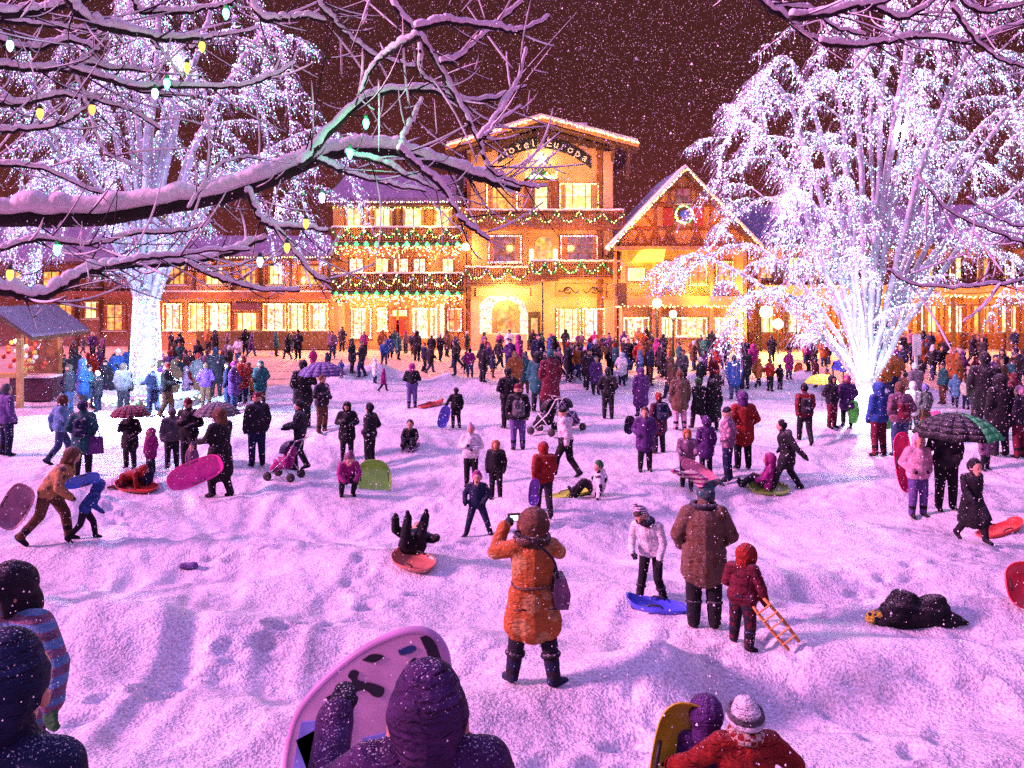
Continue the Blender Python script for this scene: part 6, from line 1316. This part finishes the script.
# wooden sled in the child's hand
a_ = PW(759, 603, 8.55); b_ = hit(794, 650)+Vector((0, 0, .04)); ws = empty('wooden_sled', b_); tag(ws, 'narrow wooden sled with two runners held at a slant by the maroon child', 'sled')
v = a_-b_; up_ = v.normalized(); sd_ = Vector((.85, -.1, .5)).normalized(); sd_ = (sd_-up_*sd_.dot(up_)).normalized(); Mw = mat('varnished_wood', (.50, .22, .05), .5, var=.3, scale=12)
for s in (-1, 1):
    mb = MB(); P = [up_*t*v.length*1.02+sd_*s*.065*(1+.2*math.sin(t*3)) for t in np.linspace(0, 1, 8)]; mb.tube(P, .017, 6); mb.build('runner', Mw, ws, True)
for i in range(5):
    mb = MB(); c = up_*v.length*(.15+.18*i)-up_.cross(sd_)*.02; mb.tube([c-sd_*.085, c+sd_*.085], .016, 5, sq=.5); mb.build('slat', Mw, ws)
# dark heap
p = hit(915, 623); PP = [(V3(-.24, .0, .13), V3(-.10, .05, .20), .15, .17, 1), (V3(.12, .0, .15), V3(.24, .04, .18), .14, .15, 1), (V3(-.35, 0, .05), V3(.40, 0, .05), .11, .10, 1), (V3(.35, 0, .06), V3(.56, -.03, .02), .09, .03, 1), (V3(-.05, 0, .12), V3(.10, 0, .12), .13, .13, 1)]
me = remeshed(PP, .02, 'coat_heap', .012); o = bpy.data.objects.new('coat_heap', me); COL.objects.link(o); o.location = p-Vector((0, 0, .02)); setm(o, {1: fb('black', .2)}); tag(o, 'crumpled heap of black coats on the snow at the right', 'heap')
mb = MB(); mb.v = []; P_ = [(V3(-.50, -.02, .06), V3(-.40, 0, .08), .06, .07, 1), (V3(-.52, -.04, .10), V3(-.47, -.03, .12), .03, .03, 1)]
me = remeshed(P_, .014, 'mitten'); o = bpy.data.objects.new('mitten', me); COL.objects.link(o); o.location = p; setm(o, {1: fb(('navy', 'spot', 'yellow', 18), .2)}); tag(o, 'navy and yellow mitten lying against the heap of black coats', 'mitten')
p = hit(189, 568); P_ = [(V3(-.10, 0, .03), V3(.08, 0, .035), .045, .055, 1), (V3(-.02, .05, .03), V3(.03, .09, .03), .02, .02, 1)]
me = remeshed(P_, .012, 'mitten'); o = bpy.data.objects.new('mitten', me); COL.objects.link(o); o.location = p; setm(o, {1: fb('violetjean', .1)}); tag(o, 'lost violet mitten lying alone on the snow at left', 'mitten')

# umbrellas
def umbrella(px, py, wpx, d, cols, label, hand=None, tilt=0, ny=8, group=None):
    r = wpx*d/F/2; top = PW(px, py, d); o = empty('umbrella', top); tag(o, label, 'umbrella', group)
    mb = MB(); seg = 6
    for k in range(ny):
        for i in range(seg):
            def pt(j, a): t = j/seg; rr = r*math.sin(t*1.25)/math.sin(1.25)*(1-(.05 if a % 1 else 0)*t); z = r*.55*(math.cos(t*1.25)-1)/(1-math.cos(1.25)); q = (k+a)/ny*2*math.pi+.2; return (rr*math.cos(q), rr*math.sin(q), z+(.03*r*t if a == .5 else 0))
            for a0, a1 in ((0, .5), (.5, 1)): mb.add([pt(i, a0), pt(i+1, a0), pt(i+1, a1), pt(i, a1)], [(0, 1, 2, 3)], 1 if (k == 6 and len(cols) > 1) else 0)
    ms = [fabric(C_[cols[0]] if isinstance(cols[0], str) else cols[0], .45)]+([fabric(cols[1], .1)] if len(cols) > 1 else [])
    c_ = mb.build('canopy', ms if len(ms) > 1 else ms[0], o, True); s_ = c_.modifiers.new('solid', 'SOLIDIFY'); s_.thickness = .006
    mb = MB(); hz = (hand[1]-top.z) if hand else -.95; hx = hand[0]-top.x if hand else 0; hy = hand[2]-top.y if hand else 0
    mb.tube([(0, 0, .05), (hx*.5, hy*.5, hz*.5), (hx, hy, hz)], .008, 6); mb.build('shaft', M_black, o); mb = MB(); mb.tube([(hx, hy, hz+.06), (hx, hy, hz-.06)], .016, 6); mb.build('handle', M_black, o)
    mb = MB()
    for k in range(ny):
        q = k/ny*2*math.pi+.2; mb.tube([(r*math.sin(t*1.25)/math.sin(1.25)*math.cos(q), r*math.sin(t*1.25)/math.sin(1.25)*math.sin(q), r*.55*(math.cos(t*1.25)-1)/(1-math.cos(1.25))-.01) for t in np.linspace(0.05, 1, 6)], .005, 4)
    mb.build('ribs', M_black, o); return o
d0 = dist(946, 510); umbrella(957, 413, 84, d0-.15, ['black', (.04, .42, .12)], 'large black umbrella with one bright green panel at the right')
umbrella(130, 405, 38, dist(130, 468)-.1, ['maroon'], 'maroon umbrella over the dark coated person near the left trunk')
umbrella(217, 402, 46, dist(220, 497)+2.0, ['grey'], 'dark grey umbrella just above the tall dark figure')
umbrella(322, 362, 48, dist(303, 428), ['violetjean'], 'grey violet umbrella near the left end of the snow bank')
umbrella(822, 374, 34, dist(805, 444)+2.5, [(.75, .72, .05)], 'bright yellow umbrella behind the red jacketed person')
umbrella(590, 346, 22, 43, ['pink'], 'small pink umbrella in the crowd before the hotel door')
umbrella(957, 348, 18, 42, ['cream'], 'small cream umbrella in the crowd behind the right tree')

# strollers
def stroller(px, py, hpx, rz, c1, c2, label):
    p = hit(px, py); s = hpx*p.y/F/1.05; o = empty('stroller', p); tag(o, label, 'stroller'); o.rotation_euler.z = R(rz); o.scale = (s, s, s)
    mb = MB()
    for q in (-.24, .24):
        for P in ([(q, -.42, 1.0), (q, -.20, .62), (q, .34, .12)], [(q, -.30, .12), (q, -.05, .42), (q, .12, .60)], [(q, -.42, 1.0), (q, -.52, 1.03)]): mb.tube(P, .014, 6)
    for P in ([(-.24, -.52, 1.03), (.24, -.52, 1.03)], [(-.24, .34, .12), (.24, .34, .12)], [(-.24, -.30, .12), (.24, -.30, .12)]): mb.tube(P, .013, 6)
    mb.build('frame', M_white if c2 == 'white' else mat('frame_metal', (.35, .35, .37), .35, metal=.8), o, True)
    for x in (-.26, .26):
        for y in (.34, -.30): mb = MB(); mb.lathe([(.10, -.025), (.115, -.015), (.115, .015), (.10, .025)], (x, y, .10), 16, M=Matrix.Rotation(R(90), 4, 'Y')); mb.build('wheel', M_black, o, True)
    me = remeshed([(V3(0, -.05, .38), V3(0, .16, .40), .16, .15, 1), (V3(0, -.08, .42), V3(0, -.16, .72), .15, .15, 1), (V3(0, .18, .36), V3(0, .32, .24), .12, .10, 1)], .03, 'seat', .006); st_ = bpy.data.objects.new('seat', me); COL.objects.link(st_); st_.parent = o; setm(st_, {1: fb(c1, .4)})
    mb = MB(); V = []; Fc = []
    for i in range(8):
        for j in range(9): a = -.3+i/7*1.9; b = j/8*math.pi; V.append((.26*math.cos(b), -.14+.26*math.sin(b)*math.sin(a), .66+.28*math.sin(b)*math.cos(a)+.02))
    for i in range(7):
        for j in range(8): Fc.append((i*9+j, i*9+j+1, (i+1)*9+j+1, (i+1)*9+j))
    mb.add(V, Fc); cn = mb.build('canopy', fb(c1 if c2 == 'white' else c2, .6), o, True); sl = cn.modifiers.new('solid', 'SOLIDIFY'); sl.thickness = .012
    return o
stroller(285, 479, 42, 75, 'magenta', 'navy', 'pink and navy stroller pushed across the left slope')
stroller(546, 434, 38, 60, 'black', 'white', 'black stroller with pale frame standing in the middle of the slope')
stroller(568, 430, 36, -60, 'purple', 'black', 'dark purple stroller just right of the pale framed one')
# purple bag
p = W2(f1, (0, 0, 0)); L6 = hit(83, 476); b = empty('tote_bag', (L6.x+.33, L6.y-.1, L6.z+.72)); tag(b, 'purple cloth bag hanging beside the dark teal coat', 'bag'); mb = MB(); mb.prism([(-.14, -.22), (.16, -.20), (.13, .16), (-.11, .16)], -.05, .05); mb.build('bag_body', fabric(C_['purple'], .3), b); mb = MB(); mb.tube(smooth_poly([(-.08, 0, .15), (-.03, 0, .30), (.05, 0, .30), (.09, 0, .15)], 4), .01, 5); mb.build('strap', M_black, b)

# ------------------------------------------------------------ crowd on the street
cr_r = random.Random(5)
jc = ['black', 'dark', 'navy', 'black', 'black', 'dark', 'dark', 'navy', 'dark', 'purple', 'maroon', 'brown', 'teal', 'red', 'blue', 'magenta', 'grey', 'orange', 'white', 'mauve', 'black', 'dark']
adj = {'black': 'black', 'dark': 'charcoal', 'navy': 'navy', 'purple': 'purple', 'maroon': 'maroon', 'brown': 'brown', 'teal': 'teal', 'red': 'red', 'blue': 'blue', 'magenta': 'magenta', 'grey': 'grey', 'orange': 'orange', 'white': 'white', 'mauve': 'mauve', 'lightblue': 'light blue', 'green': 'green', 'pink': 'pink', 'yellow': 'yellow', 'cream': 'cream'}
CP = [('stand', 'beanie', 1), ('pockets', 'hood', 1), ('walk', 'beanie', 0), ('carry', 'beanie', 1), ('stand', 'none', 0), ('forward', 'cap', 0), ('pockets', 'beanie', 0), ('walk', 'hood', 1)]
place = []
FIX = [(68, 408, 38, 'navy'), (88, 392, 40, 'red'), (98, 412, 42, 'dark'), (76, 384, 34, 'orange'), (64, 386, 32, 'teal'), (118, 398, 50, 'blue'), (131, 396, 52, 'blue'), (160, 397, 44, 'navy'), (170, 394, 46, 'purple'), (178, 396, 40, 'teal'), (198, 402, 50, 'grey'), (206, 408, 46, 'purple'),
       (216, 398, 52, 'dark'), (228, 408, 46, 'navy'), (238, 398, 38, 'brown'), (249, 396, 34, 'blue'), (190, 388, 38, 'dark'), (222, 386, 36, 'black'), (105, 400, 40, 'dark'), (88, 410, 46, 'teal'), (185, 402, 36, 'mauve'), (341, 378, 17, 'blue'), (328, 378, 26, 'navy'), (313, 370, 22, 'magenta'), (298, 360, 34, 'black'),
       (352, 374, 36, 'dark'), (362, 378, 38, 'dark'), (375, 384, 26, 'white'), (383, 392, 24, 'magenta'), (384, 366, 26, 'blue'), (342, 352, 26, 'dark'), (417, 362, 32, 'black'), (424, 372, 30, 'navy'), (430, 374, 30, 'dark'), (455, 376, 36, 'black'), (470, 378, 30, 'magenta'), (482, 378, 32, 'dark'), (493, 378, 28, 'navy'), (510, 376, 38, 'purple'),
       (526, 377, 26, 'pink'), (560, 377, 30, 'mauve'), (570, 378, 30, 'orange'), (580, 378, 32, 'dark'), (640, 384, 34, 'lightblue'), (650, 386, 42, 'navy'), (622, 386, 34, 'white'), (705, 376, 26, 'purple'), (722, 386, 20, 'white'), (733, 388, 28, 'grey'), (742, 378, 28, 'brown'), (770, 392, 34, 'red'), (780, 390, 26, 'dark'), (758, 388, 30, 'orange'), (789, 380, 30, 'magenta'),
       (828, 396, 28, 'orange'), (933, 376, 32, 'navy'), (962, 384, 34, 'purple'), (976, 384, 28, 'maroon'), (905, 408, 36, 'brown'), (955, 408, 34, 'lightblue'), (966, 410, 32, 'cream'), (985, 404, 30, 'pink'), (816, 388, 30, 'maroon'), (895, 400, 52, 'orange'), (3, 418, 34, 'navy')]
for px, py, hp, c in FIX: place.append((px, py, hp, c))
def scatter(n, x0, x1, y0, y1):
    k = 0; tries = 0
    while k < n and tries < 4000:
        tries += 1; px = cr_r.uniform(x0, x1); py = y0+(y1-y0)*cr_r.random()
        if any(abs(px-a)*.9 < 4.2 and abs(py-b) < 3.0 for a, b, _, _ in place): continue
        place.append((px, py, None, cr_r.choice(jc))); k += 1
scatter(14, 480, 600, 372, 398); scatter(10, 640, 765, 380, 402); scatter(14, 150, 262, 392, 418); scatter(12, 872, 1020, 392, 436); scatter(5, 60, 125, 392, 416)
scatter(14, 440, 535, 353, 374); scatter(40, 535, 660, 353, 384); scatter(16, 660, 750, 354, 378); scatter(10, 750, 835, 356, 380); scatter(18, 880, 1024, 355, 376); scatter(6, 1000, 1024, 380, 410); scatter(8, 895, 960, 372, 392)
scatter(14, 150, 330, 353, 366); scatter(10, 170, 240, 366, 386); scatter(10, 330, 440, 353, 362); scatter(6, 55, 120, 366, 392); scatter(4, 40, 110, 352, 362)
MARK = [(0, 60, 'by the wooden stall'), (60, 150, 'left of the wrapped trunk'), (150, 205, 'right of the wrapped trunk'), (205, 260, 'before the long shop row'), (260, 335, 'left of the balcony house'), (335, 392, 'left of the red door steps'), (392, 465, 'right of the red door steps'), (465, 541, 'before the hotel shop arch'),
        (541, 590, 'right of the dark flagpole'), (590, 630, 'before the hotel corner'), (630, 668, 'around the yellow street lamp'), (668, 715, 'before the half timbered house'), (715, 765, 'right of the street lamps'), (765, 840, 'below the flood lamps'), (840, 925, 'behind the glowing trunk'), (925, 975, 'right of the white notice post'), (975, 1100, 'at the right end of the arcade')]
rows_ = []
for i, (px, py, hp, c) in enumerate(place):
    L0 = hit(px, py); mk = [m for a, b, m in MARK if a <= px < b or (m == MARK[-1][2] and px >= b)][0]
    h = hp*L0.y/F if hp else cr_r.choice([1.55, 1.62, 1.7, 1.75, 1.82, 1.2]); h = min(max(h, .8), 1.95)
    rows_.append([px, py, L0, h, c, mk, CP[cr_r.randrange(len(CP))], cr_r.choice(['jeans', 'black', 'dark', 'brown', 'navy']), cr_r.choice(['black', 'red', 'white', 'navy', 'brown', 'magenta', 'grey'])])
DO = {'stand': 'standing', 'pockets': 'standing hands in front', 'walk': 'walking', 'carry': 'clutching something', 'forward': 'with arms stretched out'}
ordn = ['', 'second', 'third', 'fourth', 'fifth', 'sixth', 'seventh', 'eighth', 'ninth', 'tenth', 'eleventh', 'twelfth']
from collections import defaultdict
gg = defaultdict(list)
for r in rows_: gg[(r[4], r[5], r[8] if r[6][1] not in ('none', 'hood') else r[6][1])].append(r)
for (c, mk, hh), L_ in gg.items():
    L_.sort(key=lambda r: r[0])
    hat_ = {'none': 'bare head', 'hood': 'hood up'}.get(hh, adj.get(hh, hh)+' hat')
    for i, r in enumerate(L_):
        pre = '' if len(L_) == 1 else ('leftmost ' if i == 0 else ordn[i]+' from left, ')
        lab = f"{pre}{'child' if r[3] < 1.3 else 'adult'} in {adj.get(c, c)} coat, {hat_}, {mk}"
        pz, ht, ct = r[6]
        person(r[2], cr_r.choice([0, 20, -30, 90, -90, 160, 180, 200, 60, -60]), pz, r[3], c, r[7], r[8] if ht != 'hood' else c, lab, 'people crowding the street', ht, ct, 1.3, False, .042, True)
vs = scn.view_settings; vs.view_transform = 'Standard'; vs.look = 'None'; vs.exposure = 1.0
scn.cycles.use_denoising = False; vs.gamma = 1; vs.use_curve_mapping = False
scn.cycles.max_bounces = 4; scn.cycles.diffuse_bounces = 2; scn.cycles.glossy_bounces = 2; scn.cycles.transparent_max_bounces = 4
scn.cycles.sample_clamp_indirect = 2.0; scn.cycles.sample_clamp_direct = 0
scn.cycles.caustics_reflective = False; scn.cycles.caustics_refractive = False
